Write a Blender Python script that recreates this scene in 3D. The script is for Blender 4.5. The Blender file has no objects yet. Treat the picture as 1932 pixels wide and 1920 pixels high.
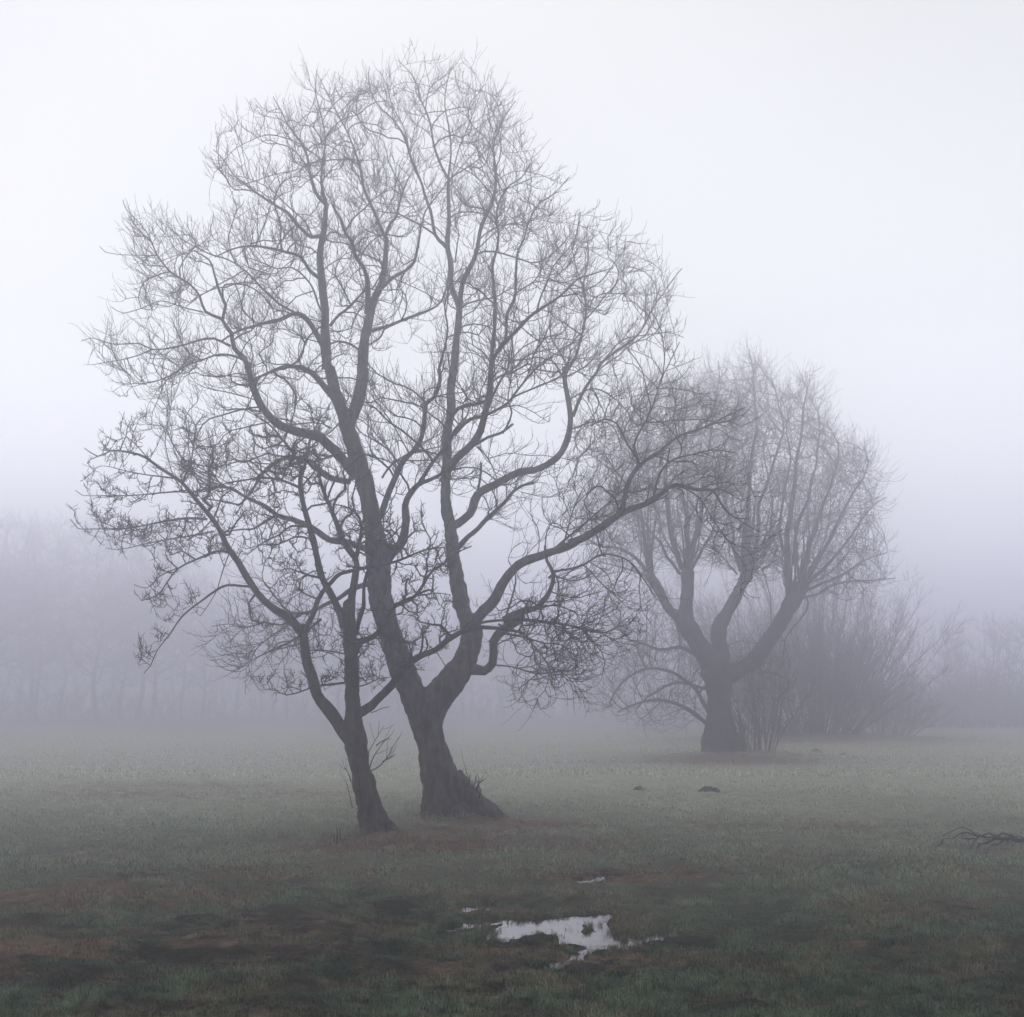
import bpy, math, random
import numpy as np
from mathutils import Vector
from math import radians as R

sc = bpy.context.scene
COL = sc.collection
# ------------------------------------------------------------------ camera
F = 2758.0            # focal length in picture units of a 1932 x 1920 layout
CX, CY, HOR = 966.0, 960.0, 1318.0
CAMZ = 2.27
PITCH = math.atan((HOR - CY) / F)
cam_d = bpy.data.cameras.new("camera")
cam_d.sensor_width = 36.0
cam_d.lens = 36.0 * F / 1932.0
cam_d.clip_start = 0.1
cam_d.clip_end = 3000
cam = bpy.data.objects.new("camera", cam_d)
COL.objects.link(cam)
cam.location = (0, 0, CAMZ)
cam.rotation_euler = (R(90) + PITCH, 0, 0)
sc.camera = cam
# ------------------------------------------------------------------ overcast sky
SUN_EL, SUN_AZ = R(45), R(-10)       # sun hidden behind the cloud, ahead and a little left
world = bpy.data.worlds.new("World")
sc.world = world
world.use_nodes = True
wn = world.node_tree.nodes; wl = world.node_tree.links
for n in list(wn): wn.remove(n)
wo = wn.new('ShaderNodeOutputWorld'); bg = wn.new('ShaderNodeBackground')
sky = wn.new('ShaderNodeTexSky'); sky.sky_type = 'NISHITA'; sky.sun_disc = False
sky.sun_elevation = SUN_EL; sky.sun_rotation = SUN_AZ; sky.dust_density = 4.0; sky.ozone_density = 1.0
hs = wn.new('ShaderNodeHueSaturation'); hs.inputs['Saturation'].default_value = 0.12
wl.new(sky.outputs[0], hs.inputs['Color'])
# cloud deck: brighter to the zenith, with broad soft unevenness
tc = wn.new('ShaderNodeTexCoord'); sx = wn.new('ShaderNodeSeparateXYZ')
wl.new(tc.outputs['Generated'], sx.inputs[0])
grad_r = wn.new('ShaderNodeValToRGB'); wl.new(sx.outputs['Z'], grad_r.inputs[0])
SKY_STOPS = [(0.0, .95), (.10, .80), (.25, .48), (.45, .33), (.75, .50), (1.0, .60)]
while len(grad_r.color_ramp.elements) < len(SKY_STOPS): grad_r.color_ramp.elements.new(.5)
for e_, (p_, v_) in zip(grad_r.color_ramp.elements, SKY_STOPS): e_.position = p_; e_.color = (v_, v_, v_, 1)
grad = wn.new('ShaderNodeMath'); grad.operation = 'MULTIPLY'; grad.inputs[1].default_value = 2.0
wl.new(grad_r.outputs[0], grad.inputs[0])
xs_ = wn.new('ShaderNodeMapRange'); xs_.inputs['From Min'].default_value = -0.3; xs_.inputs['From Max'].default_value = 0.5
xs_.inputs['To Min'].default_value = 1.0; xs_.inputs['To Max'].default_value = 0.96
wl.new(sx.outputs['X'], xs_.inputs['Value'])
cn = wn.new('ShaderNodeTexNoise'); cn.inputs['Scale'].default_value = 1.6; cn.inputs['Detail'].default_value = 3
wl.new(tc.outputs['Generated'], cn.inputs['Vector'])
cr = wn.new('ShaderNodeMapRange'); cr.inputs['From Min'].default_value = 0.3; cr.inputs['From Max'].default_value = 0.7
cr.inputs['To Min'].default_value = 0.96; cr.inputs['To Max'].default_value = 1.05
wl.new(cn.outputs['Fac'], cr.inputs['Value'])
m1 = wn.new('ShaderNodeMath'); m1.operation = 'MULTIPLY'; m2 = wn.new('ShaderNodeMath'); m2.operation = 'MULTIPLY'
wl.new(grad.outputs[0], m1.inputs[0]); wl.new(xs_.outputs[0], m1.inputs[1])
wl.new(m1.outputs[0], m2.inputs[0]); wl.new(cr.outputs[0], m2.inputs[1])
cl = wn.new('ShaderNodeVectorMath'); cl.operation = 'SCALE'
CLOUD = 9.9
cl.inputs[0].default_value = (0.955 * CLOUD, 1.0 * CLOUD, 0.955 * CLOUD)
wl.new(m2.outputs[0], cl.inputs['Scale'])
mx = wn.new('ShaderNodeMix'); mx.data_type = 'RGBA'; mx.inputs['Factor'].default_value = 0.88
wl.new(hs.outputs[0], mx.inputs['A']); wl.new(cl.outputs[0], mx.inputs['B'])
bg.inputs['Strength'].default_value = 0.1
wl.new(mx.outputs['Result'], bg.inputs['Color']); wl.new(bg.outputs[0], wo.inputs[0])
sun_d = bpy.data.lights.new("sun", 'SUN'); sun_d.energy = 0.8; sun_d.angle = R(90); sun_d.color = (1.0, 0.97, 0.93)
sun = bpy.data.objects.new("sun", sun_d); COL.objects.link(sun)
sdir = Vector((math.sin(SUN_AZ) * math.cos(SUN_EL), math.cos(SUN_AZ) * math.cos(SUN_EL), math.sin(SUN_EL)))
sun.rotation_euler = sdir.to_track_quat('Z', 'Y').to_euler()
sun.location = (0, 0, 60)
# ------------------------------------------------------------------ exposure
vs = sc.view_settings
vs.view_transform = 'Standard'; vs.look = 'None'; vs.gamma = 1; vs.use_curve_mapping = False
vs.exposure = 0.0
cy = sc.cycles
cy.max_bounces = 18; cy.diffuse_bounces = 3; cy.glossy_bounces = 3; cy.transmission_bounces = 4
cy.volume_bounces = 16; cy.transparent_max_bounces = 8
cy.use_denoising = True; cy.denoiser = 'OPENIMAGEDENOISE'; cy.denoising_input_passes = 'RGB_ALBEDO_NORMAL'; cy.denoising_prefilter = 'ACCURATE'
HAZE_DENSITY = 0.0145
HAZE_COLOR = (0.895, 0.886, 0.991)

# ------------------------------------------------------------------ geometry of the view
CP, SP = math.cos(PITCH), math.sin(PITCH)
def P(px, py, Y):
    """world point at depth Y seen at layout point px, py (arrays allowed)"""
    px = np.asarray(px, float); py = np.asarray(py, float); Y = np.asarray(Y, float)
    x = (px - CX) / F; z = (CY - py) / F
    dy = CP - z * SP; dz = SP + z * CP
    t = Y / dy
    return np.stack([x * t, Y + 0 * t, CAMZ + dz * t], -1)
def proj(p):
    p = np.asarray(p, float)
    x = p[..., 0]; y = p[..., 1]; z = p[..., 2] - CAMZ
    d = y * CP + z * SP; u = -y * SP + z * CP
    return CX + F * x / d, CY - F * u / d
def G(px, py):
    """point of the level ground seen at layout point"""
    px = np.asarray(px, float); py = np.asarray(py, float)
    x = (px - CX) / F; z = (CY - py) / F
    dy = CP - z * SP; dz = SP + z * CP
    t = CAMZ / -dz
    return np.stack([x * t, dy * t], -1)

# ------------------------------------------------------------------ helpers
def tag(o, label=None, cat=None, group=None, kind=None):
    if label: o['label'] = label
    if cat: o['category'] = cat
    if group: o['group'] = group
    if kind: o['kind'] = kind
    return o
def empty(name, loc):
    o = bpy.data.objects.new(name, None); COL.objects.link(o); o.location = tuple(loc)
    o.empty_display_size = 0.3
    return o
def link_mesh(name, V, faces, mat, parent=None, smooth=True, attrs=None):
    """faces: list of integer arrays, each (n, k)"""
    me = bpy.data.meshes.new(name)
    V = np.asarray(V, np.float32)
    if parent is not None:
        V = V - np.array(parent.location, np.float32)
    me.vertices.add(len(V)); me.vertices.foreach_set('co', V.ravel())
    tot = [np.full(len(f), f.shape[1], np.int32) for f in faces if len(f)]
    tot = np.concatenate(tot)
    idx = np.concatenate([f.ravel() for f in faces if len(f)]).astype(np.int32)
    st = np.concatenate([[0], np.cumsum(tot)[:-1]]).astype(np.int32)
    me.loops.add(len(idx)); me.loops.foreach_set('vertex_index', idx)
    me.polygons.add(len(tot)); me.polygons.foreach_set('loop_start', st); me.polygons.foreach_set('loop_total', tot)
    me.polygons.foreach_set('use_smooth', np.full(len(tot), smooth, bool))
    if attrs:
        for k, v in attrs.items():
            a = me.attributes.new(k, 'FLOAT', 'POINT'); a.data.foreach_set('value', np.asarray(v, np.float32))
    me.update(); me.validate()
    me.materials.append(mat)
    o = bpy.data.objects.new(name, me); COL.objects.link(o)
    if parent is not None: o.parent = parent
    return o

def vnoise(x, y, seed=0):
    """smooth value noise in -1..1"""
    xi = np.floor(x).astype(np.int64); yi = np.floor(y).astype(np.int64)
    xf = x - xi; yf = y - yi
    u = xf * xf * xf * (xf * (xf * 6 - 15) + 10); v = yf * yf * yf * (yf * (yf * 6 - 15) + 10)
    def h(a, b):
        n = (a * 374761393 + b * 668265263 + seed * 974711 + 1013) & 0x7fffffff
        n = ((n ^ (n >> 13)) * 1274126177) & 0x7fffffff
        n = n ^ (n >> 16)
        return (n % 65536) / 32768.0 - 1
    a = h(xi, yi); b = h(xi + 1, yi); c = h(xi, yi + 1); d = h(xi + 1, yi + 1)
    return (a * (1 - u) + b * u) * (1 - v) + (c * (1 - u) + d * u) * v
def fbm(x, y, seed=0, oct=4):
    s = 0; a = 1.0; t = 0
    for k in range(oct):
        s = s + a * vnoise(x * 2 ** k, y * 2 ** k, seed + k * 17); t += a; a *= 0.55
    return s / t

def poly_sdf(pts, poly):
    """signed distance, negative inside; pts (n,2), poly (m,2)"""
    poly = np.asarray(poly, float); n = len(poly)
    d = np.full(len(pts), 1e18); ins = np.zeros(len(pts), bool)
    for i in range(n):
        a = poly[i]; b = poly[(i + 1) % n]
        e = b - a; w = pts - a
        t = np.clip((w @ e) / max(e @ e, 1e-12), 0, 1)
        q = w - t[:, None] * e
        d = np.minimum(d, (q * q).sum(1))
        c = (a[1] > pts[:, 1]) != (b[1] > pts[:, 1])
        with np.errstate(divide='ignore', invalid='ignore'):
            xx = (b[0] - a[0]) * (pts[:, 1] - a[1]) / (b[1] - a[1]) + a[0]
        ins ^= c & (pts[:, 0] < xx)
    d = np.sqrt(d)
    return np.where(ins, -d, d)

# ------------------------------------------------------------------ materials
def principled(name):
    m = bpy.data.materials.new(name); m.use_nodes = True
    return m, m.node_tree.nodes, m.node_tree.links, m.node_tree.nodes['Principled BSDF']
def bark_material(name, dark, light, moss, mosscol=(0.07, 0.08, 0.035, 1), scale=6.0):
    m, N, L, b = principled(name)
    g = N.new('ShaderNodeNewGeometry')
    mp = N.new('ShaderNodeMapping'); mp.inputs['Scale'].default_value = (scale * 1.6, scale * 1.6, scale * 0.4)
    L.new(g.outputs['Position'], mp.inputs['Vector'])
    n1 = N.new('ShaderNodeTexNoise'); n1.inputs['Scale'].default_value = 1.0; n1.inputs['Detail'].default_value = 6
    n1.inputs['Roughness'].default_value = 0.65
    L.new(mp.outputs[0], n1.inputs['Vector'])
    r = N.new('ShaderNodeValToRGB')
    r.color_ramp.elements[0].position = 0.35; r.color_ramp.elements[0].color = dark
    r.color_ramp.elements[1].position = 0.68; r.color_ramp.elements[1].color = light
    L.new(n1.outputs['Fac'], r.inputs[0])
    n2 = N.new('ShaderNodeTexNoise'); n2.inputs['Scale'].default_value = 1.3; n2.inputs['Detail'].default_value = 4
    L.new(g.outputs['Position'], n2.inputs['Vector'])
    mr = N.new('ShaderNodeMapRange'); mr.inputs['From Min'].default_value = 0.5; mr.inputs['From Max'].default_value = 0.65
    mr.inputs['To Max'].default_value = moss
    L.new(n2.outputs['Fac'], mr.inputs['Value'])
    mi = N.new('ShaderNodeMix'); mi.data_type = 'RGBA'; mi.inputs['B'].default_value = mosscol
    L.new(mr.outputs[0], mi.inputs['Factor']); L.new(r.outputs[0], mi.inputs['A'])
    L.new(mi.outputs['Result'], b.inputs['Base Color'])
    b.inputs['Roughness'].default_value = 0.9
    b.inputs['Specular IOR Level'].default_value = 0.25
    bp = N.new('ShaderNodeBump'); bp.inputs['Strength'].default_value = 0.9; bp.inputs['Distance'].default_value = 0.10
    L.new(n1.outputs['Fac'], bp.inputs['Height']); L.new(bp.outputs[0], b.inputs['Normal'])
    return m
def twig_material(name, a, b_):
    m, N, L, b = principled(name)
    g = N.new('ShaderNodeNewGeometry')
    n1 = N.new('ShaderNodeTexNoise'); n1.inputs['Scale'].default_value = 1.5; n1.inputs['Detail'].default_value = 3
    L.new(g.outputs['Position'], n1.inputs['Vector'])
    r = N.new('ShaderNodeValToRGB')
    r.color_ramp.elements[0].position = 0.35; r.color_ramp.elements[0].color = a
    r.color_ramp.elements[1].position = 0.65; r.color_ramp.elements[1].color = b_
    L.new(n1.outputs['Fac'], r.inputs[0]); L.new(r.outputs[0], b.inputs['Base Color'])
    b.inputs['Roughness'].default_value = 0.85; b.inputs['Specular IOR Level'].default_value = 0.2
    return m
M_bark = bark_material('bark_brown', (0.008, 0.007, 0.007, 1), (0.14, 0.12, 0.105, 1), 0.6)
M_bark_front = bark_material('bark_mossy', (0.006, 0.006, 0.006, 1), (0.11, 0.095, 0.08, 1), 0.75, (0.055, 0.075, 0.03, 1))
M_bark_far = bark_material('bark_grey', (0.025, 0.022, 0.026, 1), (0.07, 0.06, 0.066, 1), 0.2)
M_twig = twig_material('twig_brown', (0.035, 0.028, 0.028, 1), (0.07, 0.055, 0.05, 1))
M_twig_front = twig_material('twig_dark', (0.022, 0.02, 0.02, 1), (0.05, 0.045, 0.035, 1))
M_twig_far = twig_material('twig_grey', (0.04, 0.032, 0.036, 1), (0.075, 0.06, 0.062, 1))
# ------------------------------------------------------------------ ground
def Zp(ox, oy, s):
    return lambda q: [(ox + s * x, oy + s * y) for x, y in q]
ZP = Zp(772.8, 1584.2, 0.28)
puddle_px = [
    ('large irregular puddle with ragged grassy edges in the foreground',
     [(500,655),(570,630),(610,560),(680,548),(900,515),(1100,498),(1345,480),(1345,530),(1300,552),(1330,600),(1390,636),(1500,645),(1745,596),(1700,640),(1500,684),(1400,712),(1250,722),(1190,752),(1150,705),(1040,690),(980,628),(850,628),(720,664),(600,676)]),
    ('small oval puddle left of and behind the large one', [(285,458),(350,436),(520,434),(505,466),(380,484),(310,474)]),
    ('thin broken strip of water left of the large puddle', [(260,592),(380,545),(560,528),(672,510),(650,548),(500,574),(390,586)]),
    ('little glint of water in the bare mud patch farthest back', [(1130,296),(1195,252),(1270,236),(1272,272),(1190,292)]),
    ('small ragged puddle nearest the camera below the large one', [(910,856),(960,806),(1000,786),(1130,764),(1146,792),(1060,826),(960,852)]),
]
puddles = []
for lab, q in puddle_px:
    q = ZP(q); puddles.append((lab, G([a for a, b in q], [b for a, b in q])))
island = G(*zip(*ZP([(1110,598),(1160,580),(1200,558),(1270,556),(1285,588),(1230,604),(1150,606)])))
WATER_Z = -0.035
mole_px = [(1205,1496,0.20,'left one of two dark molehills on the grass right of the twin-stemmed tree'),
           (1338,1497,0.27,'right one of two dark molehills on the grass right of the twin-stemmed tree'),
           (1383,1480,0.16,None),(1482,1430,0.2,None),(1540,1419,0.24,None),(1592,1425,0.2,None),(1250,1474,0.1,None)]
tree_base = {'A': P(843, 1548, 27.6), 'B': P(706, 1574, 25.0), 'C': P(1366, 1428, 56.0), 'D': P(1560, 1384, 80.0)}
TB = {k: (float(v[0]), float(v[1])) for k, v in tree_base.items()}
mounds = [(TB['A'][0]+.1, TB['A'][1], 1.6, 1.3, 0.16), (TB['B'][0]+.1, TB['B'][1], 1.2, 1.0, 0.10),
          (TB['C'][0]+.6, TB['C'][1], 3.0, 2.5, 0.3), (TB['D'][0]+1, TB['D'][1]+1, 6, 7, 0.42)]
# worn or littered patches of the meadow: px, py, half width m, half depth m, strength
litter_px = [(820,1590,2.6,1.5,1.0),(860,1570,1.2,.8,.9),(980,1560,1.6,1.2,.7),(640,1600,1.6,1.2,.7),(560,1650,2.0,1.0,.5),(130,1700,2.0,1.3,.75),(330,1690,1.4,.8,.4),(30,1790,1.2,.8,.7),
             (1180,1655,1.7,.9,.9),(1290,1640,1.0,.5,.6),(920,1720,1.0,.5,.5),(1080,1810,1.1,.6,.6),(860,1840,1.0,.6,.7),(420,1770,1.0,.6,.5),
             (1370,1440,3.6,2.2,1.35),(1440,1432,3,1.6,.8),(1580,1398,8,7,1.6),(1720,1388,8,4,.8),
             (400,1485,4.5,3.0,.52),(250,1500,3,2.5,.5),(560,1500,2.5,2,.4),(1700,1800,1.0,.6,.4),(1850,1700,1.2,.7,.3),(1500,1560,2,.8,.6),(1150,1440,3.5,2.0,.45)]
litter_c = [(tuple(G(a, b)), rx, ry, s) for a, b, rx, ry, s in litter_px]
def ground_extra(x, y):
    """litter, puddle mask and height at world x, y"""
    x = np.asarray(x, float); y = np.asarray(y, float)
    near = np.clip((60 - np.hypot(x, y)) / 30, 0, 1)
    h = 0.05 * fbm(x / 6, y / 6, 3, 2) + 0.25 * fbm(x / 60, y / 60, 9, 2) * np.clip((np.hypot(x, y) - 40) / 80, 0, 1)
    h = h + 0.085 * np.clip(fbm(x / .62, y / .5, 5, 3), -.45, 1) * near
    h = h + 0.02 * fbm(x / .16, y / .13, 8, 2) * near
    h = h + 0.015
    lit = np.zeros_like(x)
    for (c, rx, ry, s) in litter_c:
        dx = (x - c[0]) / rx; dy = (y - c[1]) / ry
        lit = np.maximum(lit, s * np.exp(-(dx * dx + dy * dy)))
    lit = np.clip(lit * (1.0 + .75 * fbm(x / 1.1, y / 1.6, 95, 4)) - .04, 0, 1.5)
    for a, b, rx, ry, hh in mounds:
        h = h + hh * np.exp(-(((x - a) / rx) ** 2 + ((y - b) / ry) ** 2))
    wet = np.full_like(x, 9.0)
    sel = (np.abs(x) < 7) & (y > 9) & (y < 24)
    if sel.any():
        pts = np.stack([x[sel], y[sel]], -1)
        d = np.full(len(pts), 9.0)
        for ip_, (lab, q) in enumerate(puddles): d = np.minimum(d, poly_sdf(pts, q) - (.045, .07, .02, .05, .03)[ip_])
        di = -poly_sdf(pts, island)
        d = np.maximum(d, di)
        d = d + 0.05 * fbm(pts[:, 0] / .4, pts[:, 1] / .5, 31, 3) + 0.055 * vnoise(pts[:, 0] / .15, pts[:, 1] / .42, 37) + 0.10 * vnoise(pts[:, 0] / .06, pts[:, 1] / .18, 33)
        wet[sel] = d
    k = np.clip((0.35 - wet) / 0.35, 0, 1)           # flatten to the rim
    h = h * (1 - k) + 0.004 * k + k * 0.018 * vnoise(x / .1, y / .12, 35)
    h = h - 0.085 * np.clip((0.0 - wet + 0.09) / 0.16, 0, 1)
    return h, lit, wet
mud_px = [(390,1745,.8,.35),(520,1735,1.0,.4),(620,1760,.9,.3),(700,1740,.9,.3),(560,1800,.8,.3),(680,1850,.7,.25),(330,1830,.6,.25),(940,1700,.9,.3),(1000,1745,.6,.2),
          (1180,1650,1.6,.6),(1340,1640,.7,.3),(1080,1780,.8,.25),(1130,1830,.8,.3),(1330,1790,.5,.2),(1570,1840,.7,.2),(1650,1700,.7,.25),(1780,1650,.5,.25),(1500,1885,1.2,.3),
          (900,1870,1.3,.3),(200,1880,1.2,.3),(60,1850,.9,.3),(1250,1890,1.0,.25),(450,1640,.7,.3),(1860,1830,.7,.3),(850,1905,.8,.2),(230,1660,.6,.3)]
mud_c = [(tuple(G(a, b)), rx, ry) for a, b, rx, ry in mud_px]
def mud_at(x, y):
    x = np.asarray(x, float); y = np.asarray(y, float); m = np.zeros_like(x)
    for c, rx, ry in mud_c: m = np.maximum(m, np.exp(-(((x - c[0]) / rx) ** 2 + ((y - c[1]) / (ry * 1.6)) ** 2)))
    n_ = fbm(x / .9, y / .7, 91, 3)
    m = m * .7 + .5 * np.clip(n_ - .12, 0, 1) * np.clip((24 - y) / 10, 0, 1)
    return np.clip(m * (.75 + .9 * fbm(x / .3, y / .42, 93, 3)), 0, 1)
def clump_at(x, y):
    return np.clip(.5 + .75 * fbm(x / .55, y / .8, 51, 3) + .45 * fbm(x / 2.2, y / 2.6, 54, 2), 0, 1.25)
def height(x, y): return float(ground_extra(np.array([x]), np.array([y]))[0][0])

def axis(dense_a, dense_b, step, lo, hi, g=1.07):
    mid = list(np.arange(dense_a, dense_b, step)); out = mid
    s = step; v = mid[-1]; up = []
    while v < hi: s *= g; v += s; up.append(v)
    s = step; v = mid[0]; dn = []
    while v > lo: s *= g; v -= s; dn.append(v)
    return np.array(dn[::-1] + out + up)
gx = axis(-4.0, 5.0, 0.035, -560, 560, 1.018)
gy = axis(11.2, 17.5, 0.035, -90, 900, 1.018)
X, Y = np.meshgrid(gx, gy); nx, ny = len(gx), len(gy)
h, lit, wet = ground_extra(X.ravel(), Y.ravel())
V = np.stack([X.ravel(), Y.ravel(), h], -1)
i = np.arange(nx * ny).reshape(ny, nx)
q = np.stack([i[:-1, :-1], i[:-1, 1:], i[1:, 1:], i[1:, :-1]], -1).reshape(-1, 4)

def meadow_color(N, L, boost=1.0, blade=False):
    """colour of dewy winter grass: blue-green, paler in the middle distance, red-brown litter"""
    g = N.new('ShaderNodeNewGeometry')
    at = N.new('ShaderNodeAttribute'); at.attribute_name = 'litter'
    def noise(s, d, sc=(1, 1, 1)):
        mp = N.new('ShaderNodeMapping'); mp.inputs['Scale'].default_value = sc
        L.new(g.outputs['Position'], mp.inputs['Vector'])
        n = N.new('ShaderNodeTexNoise'); n.inputs['Scale'].default_value = s; n.inputs['Detail'].default_value = d
        n.inputs['Roughness'].default_value = 0.6
        L.new(mp.outputs[0], n.inputs['Vector']); return n.outputs['Fac']
    def ramp(v, a, b, ca, cb):
        r = N.new('ShaderNodeValToRGB'); r.color_ramp.elements[0].position = a; r.color_ramp.elements[1].position = b
        r.color_ramp.elements[0].color = ca; r.color_ramp.elements[1].color = cb; L.new(v, r.inputs[0]); return r.outputs[0]
    def mr(v, a, b, c=0., d=1.):
        r = N.new('ShaderNodeMapRange'); r.inputs['From Min'].default_value = a; r.inputs['From Max'].default_value = b
        r.inputs['To Min'].default_value = c; r.inputs['To Max'].default_value = d; L.new(v, r.inputs['Value']); return r.outputs[0]
    def mix(f, a, b):
        m = N.new('ShaderNodeMix'); m.data_type = 'RGBA'; L.new(f, m.inputs['Factor']); L.new(a, m.inputs['A']); L.new(b, m.inputs['B'])
        return m.outputs['Result']
    def k(c): return tuple(x * boost * .45 for x in c) + (1,)
    ca = N.new('ShaderNodeAttribute'); ca.attribute_name = 'clump'
    cm = N.new('ShaderNodeMath'); cm.operation = 'MULTIPLY_ADD'; L.new(noise(2.6, 6, (1, 1.4, 1)), cm.inputs[0]); cm.inputs[1].default_value = 1.3
    cm2 = N.new('ShaderNodeMath'); cm2.operation = 'MULTIPLY_ADD'; L.new(ca.outputs['Fac'], cm2.inputs[0]); cm2.inputs[1].default_value = .55; cm2.inputs[2].default_value = -.42
    L.new(cm2.outputs[0], cm.inputs[2])
    green = ramp(cm.outputs[0], .30, .82, k((.014, .024, .014)), k((.140, .205, .130)))
    tan = ramp(cm.outputs[0], .30, .82, k((.030, .022, .012)), k((.220, .190, .125)))
    c = mix(mr(noise(.6, 6, (1, 1.5, 1)), .47, .60), green, tan)
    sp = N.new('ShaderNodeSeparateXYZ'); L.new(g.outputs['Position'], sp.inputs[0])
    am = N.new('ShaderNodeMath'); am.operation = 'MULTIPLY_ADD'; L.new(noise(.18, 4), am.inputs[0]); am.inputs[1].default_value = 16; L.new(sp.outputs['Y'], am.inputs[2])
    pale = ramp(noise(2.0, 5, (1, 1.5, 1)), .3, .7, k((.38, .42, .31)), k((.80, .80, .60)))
    c = mix(mr(am.outputs[0], 22, 50, 0, .95), c, pale)  # grass colour mixes to a paler tone with distance from the camera
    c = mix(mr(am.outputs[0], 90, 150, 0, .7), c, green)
    brown = ramp(noise(7.0, 6), .32, .7, k((.070, .042, .030)), k((.340, .235, .165)))
    straw = ramp(noise(4.0, 6), .32, .7, k((.200, .150, .110)), k((.560, .420, .310)))
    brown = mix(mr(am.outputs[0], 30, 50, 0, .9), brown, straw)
    a1 = N.new('ShaderNodeMath'); a1.operation = 'ADD'; L.new(at.outputs['Fac'], a1.inputs[0])
    L.new(mr(noise(2.2, 6, (1, 1.4, 1)), .3, .7, -.7, .45), a1.inputs[1])
    a2 = mr(a1.outputs[0], .05, .55)
    c = mix(a2, c, brown)
    mud = ramp(noise(14.0, 3), .3, .7, k((.018, .010, .012)), k((.040, .026, .026)))
    wm = N.new('ShaderNodeAttribute'); wm.attribute_name = 'mud'
    am2 = N.new('ShaderNodeMath'); am2.operation = 'ADD'; L.new(wm.outputs['Fac'], am2.inputs[0])
    L.new(mr(noise(5.5, 7, (1, 1.3, 1)), .3, .7, -.75, .65), am2.inputs[1])
    return mix(mr(am2.outputs[0], .42, .62, 0, .9), c, mud), noise
M_ground, N, L, b = principled('meadow_soil')
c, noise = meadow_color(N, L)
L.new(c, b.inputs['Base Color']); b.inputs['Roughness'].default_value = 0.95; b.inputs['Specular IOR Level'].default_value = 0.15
bp = N.new('ShaderNodeBump'); bp.inputs['Strength'].default_value = 1.0; bp.inputs['Distance'].default_value = 0.05
L.new(noise(9.0, 6), bp.inputs['Height']); L.new(bp.outputs[0], b.inputs['Normal'])
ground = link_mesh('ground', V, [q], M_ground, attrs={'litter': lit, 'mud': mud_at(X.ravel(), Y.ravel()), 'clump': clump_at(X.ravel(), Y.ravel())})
tag(ground, 'flat wet meadow with worn brown patches fading into fog', kind='structure')

M_water, N, L, b = principled('still_water')
b.inputs['Base Color'].default_value = (0.035, 0.03, 0.03, 1); b.inputs['Roughness'].default_value = 0.03
b.inputs['IOR'].default_value = 1.42; b.inputs['Specular IOR Level'].default_value = 0.5
n = N.new('ShaderNodeTexNoise'); n.inputs['Scale'].default_value = 6; g_ = N.new('ShaderNodeNewGeometry')
L.new(g_.outputs['Position'], n.inputs['Vector'])
bp = N.new('ShaderNodeBump'); bp.inputs['Strength'].default_value = 0.06; bp.inputs['Distance'].default_value = 0.02
L.new(n.outputs['Fac'], bp.inputs['Height']); L.new(bp.outputs[0], b.inputs['Normal'])
n2_ = N.new('ShaderNodeTexNoise'); n2_.inputs['Scale'].default_value = 9; n2_.inputs['Detail'].default_value = 6; L.new(g_.outputs['Position'], n2_.inputs['Vector'])
rr_ = N.new('ShaderNodeMapRange'); rr_.inputs['From Min'].default_value = .42; rr_.inputs['From Max'].default_value = .7
rr_.inputs['To Min'].default_value = .02; rr_.inputs['To Max'].default_value = .12; L.new(n2_.outputs['Fac'], rr_.inputs['Value']); L.new(rr_.outputs[0], b.inputs['Roughness'])
for k_, (lab, q_) in enumerate(puddles):
    q_ = np.asarray(q_); c_ = q_.mean(0)
    # a low convex sheet under the rim: the ground cuts the shore
    hull = []
    for a in np.linspace(0, 2 * math.pi, 40, endpoint=False):
        d_ = np.array([math.cos(a), math.sin(a)]); s_ = ((q_ - c_) @ d_).max()
        hull.append((a, s_))
    A_ = np.array([c_ + (s_ + .16) * np.array([math.cos(a), math.sin(a)]) / 1.0 for a, s_ in hull])
    # support-function points -> polygon of the supporting lines
    pts = []
    for j in range(40):
        a1, s1 = hull[j]; a2, s2 = hull[(j + 1) % 40]
        Mx = np.array([[math.cos(a1), math.sin(a1)], [math.cos(a2), math.sin(a2)]])
        pts.append(c_ + np.linalg.solve(Mx, np.array([s1 + .12, s2 + .12])))
    pts = np.array(pts)
    Vw = np.concatenate([np.concatenate([c_, [WATER_Z + .0005 * k_]])[None], np.c_[pts, np.full(40, WATER_Z + .0005 * k_)]])
    fw = np.array([[0, 1 + j, 1 + (j + 1) % 40] for j in range(40)])
    w = link_mesh('puddle_water', Vw, [fw], M_water)
    tag(w, lab, 'puddle', 'puddles in the meadow', 'structure')

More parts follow.
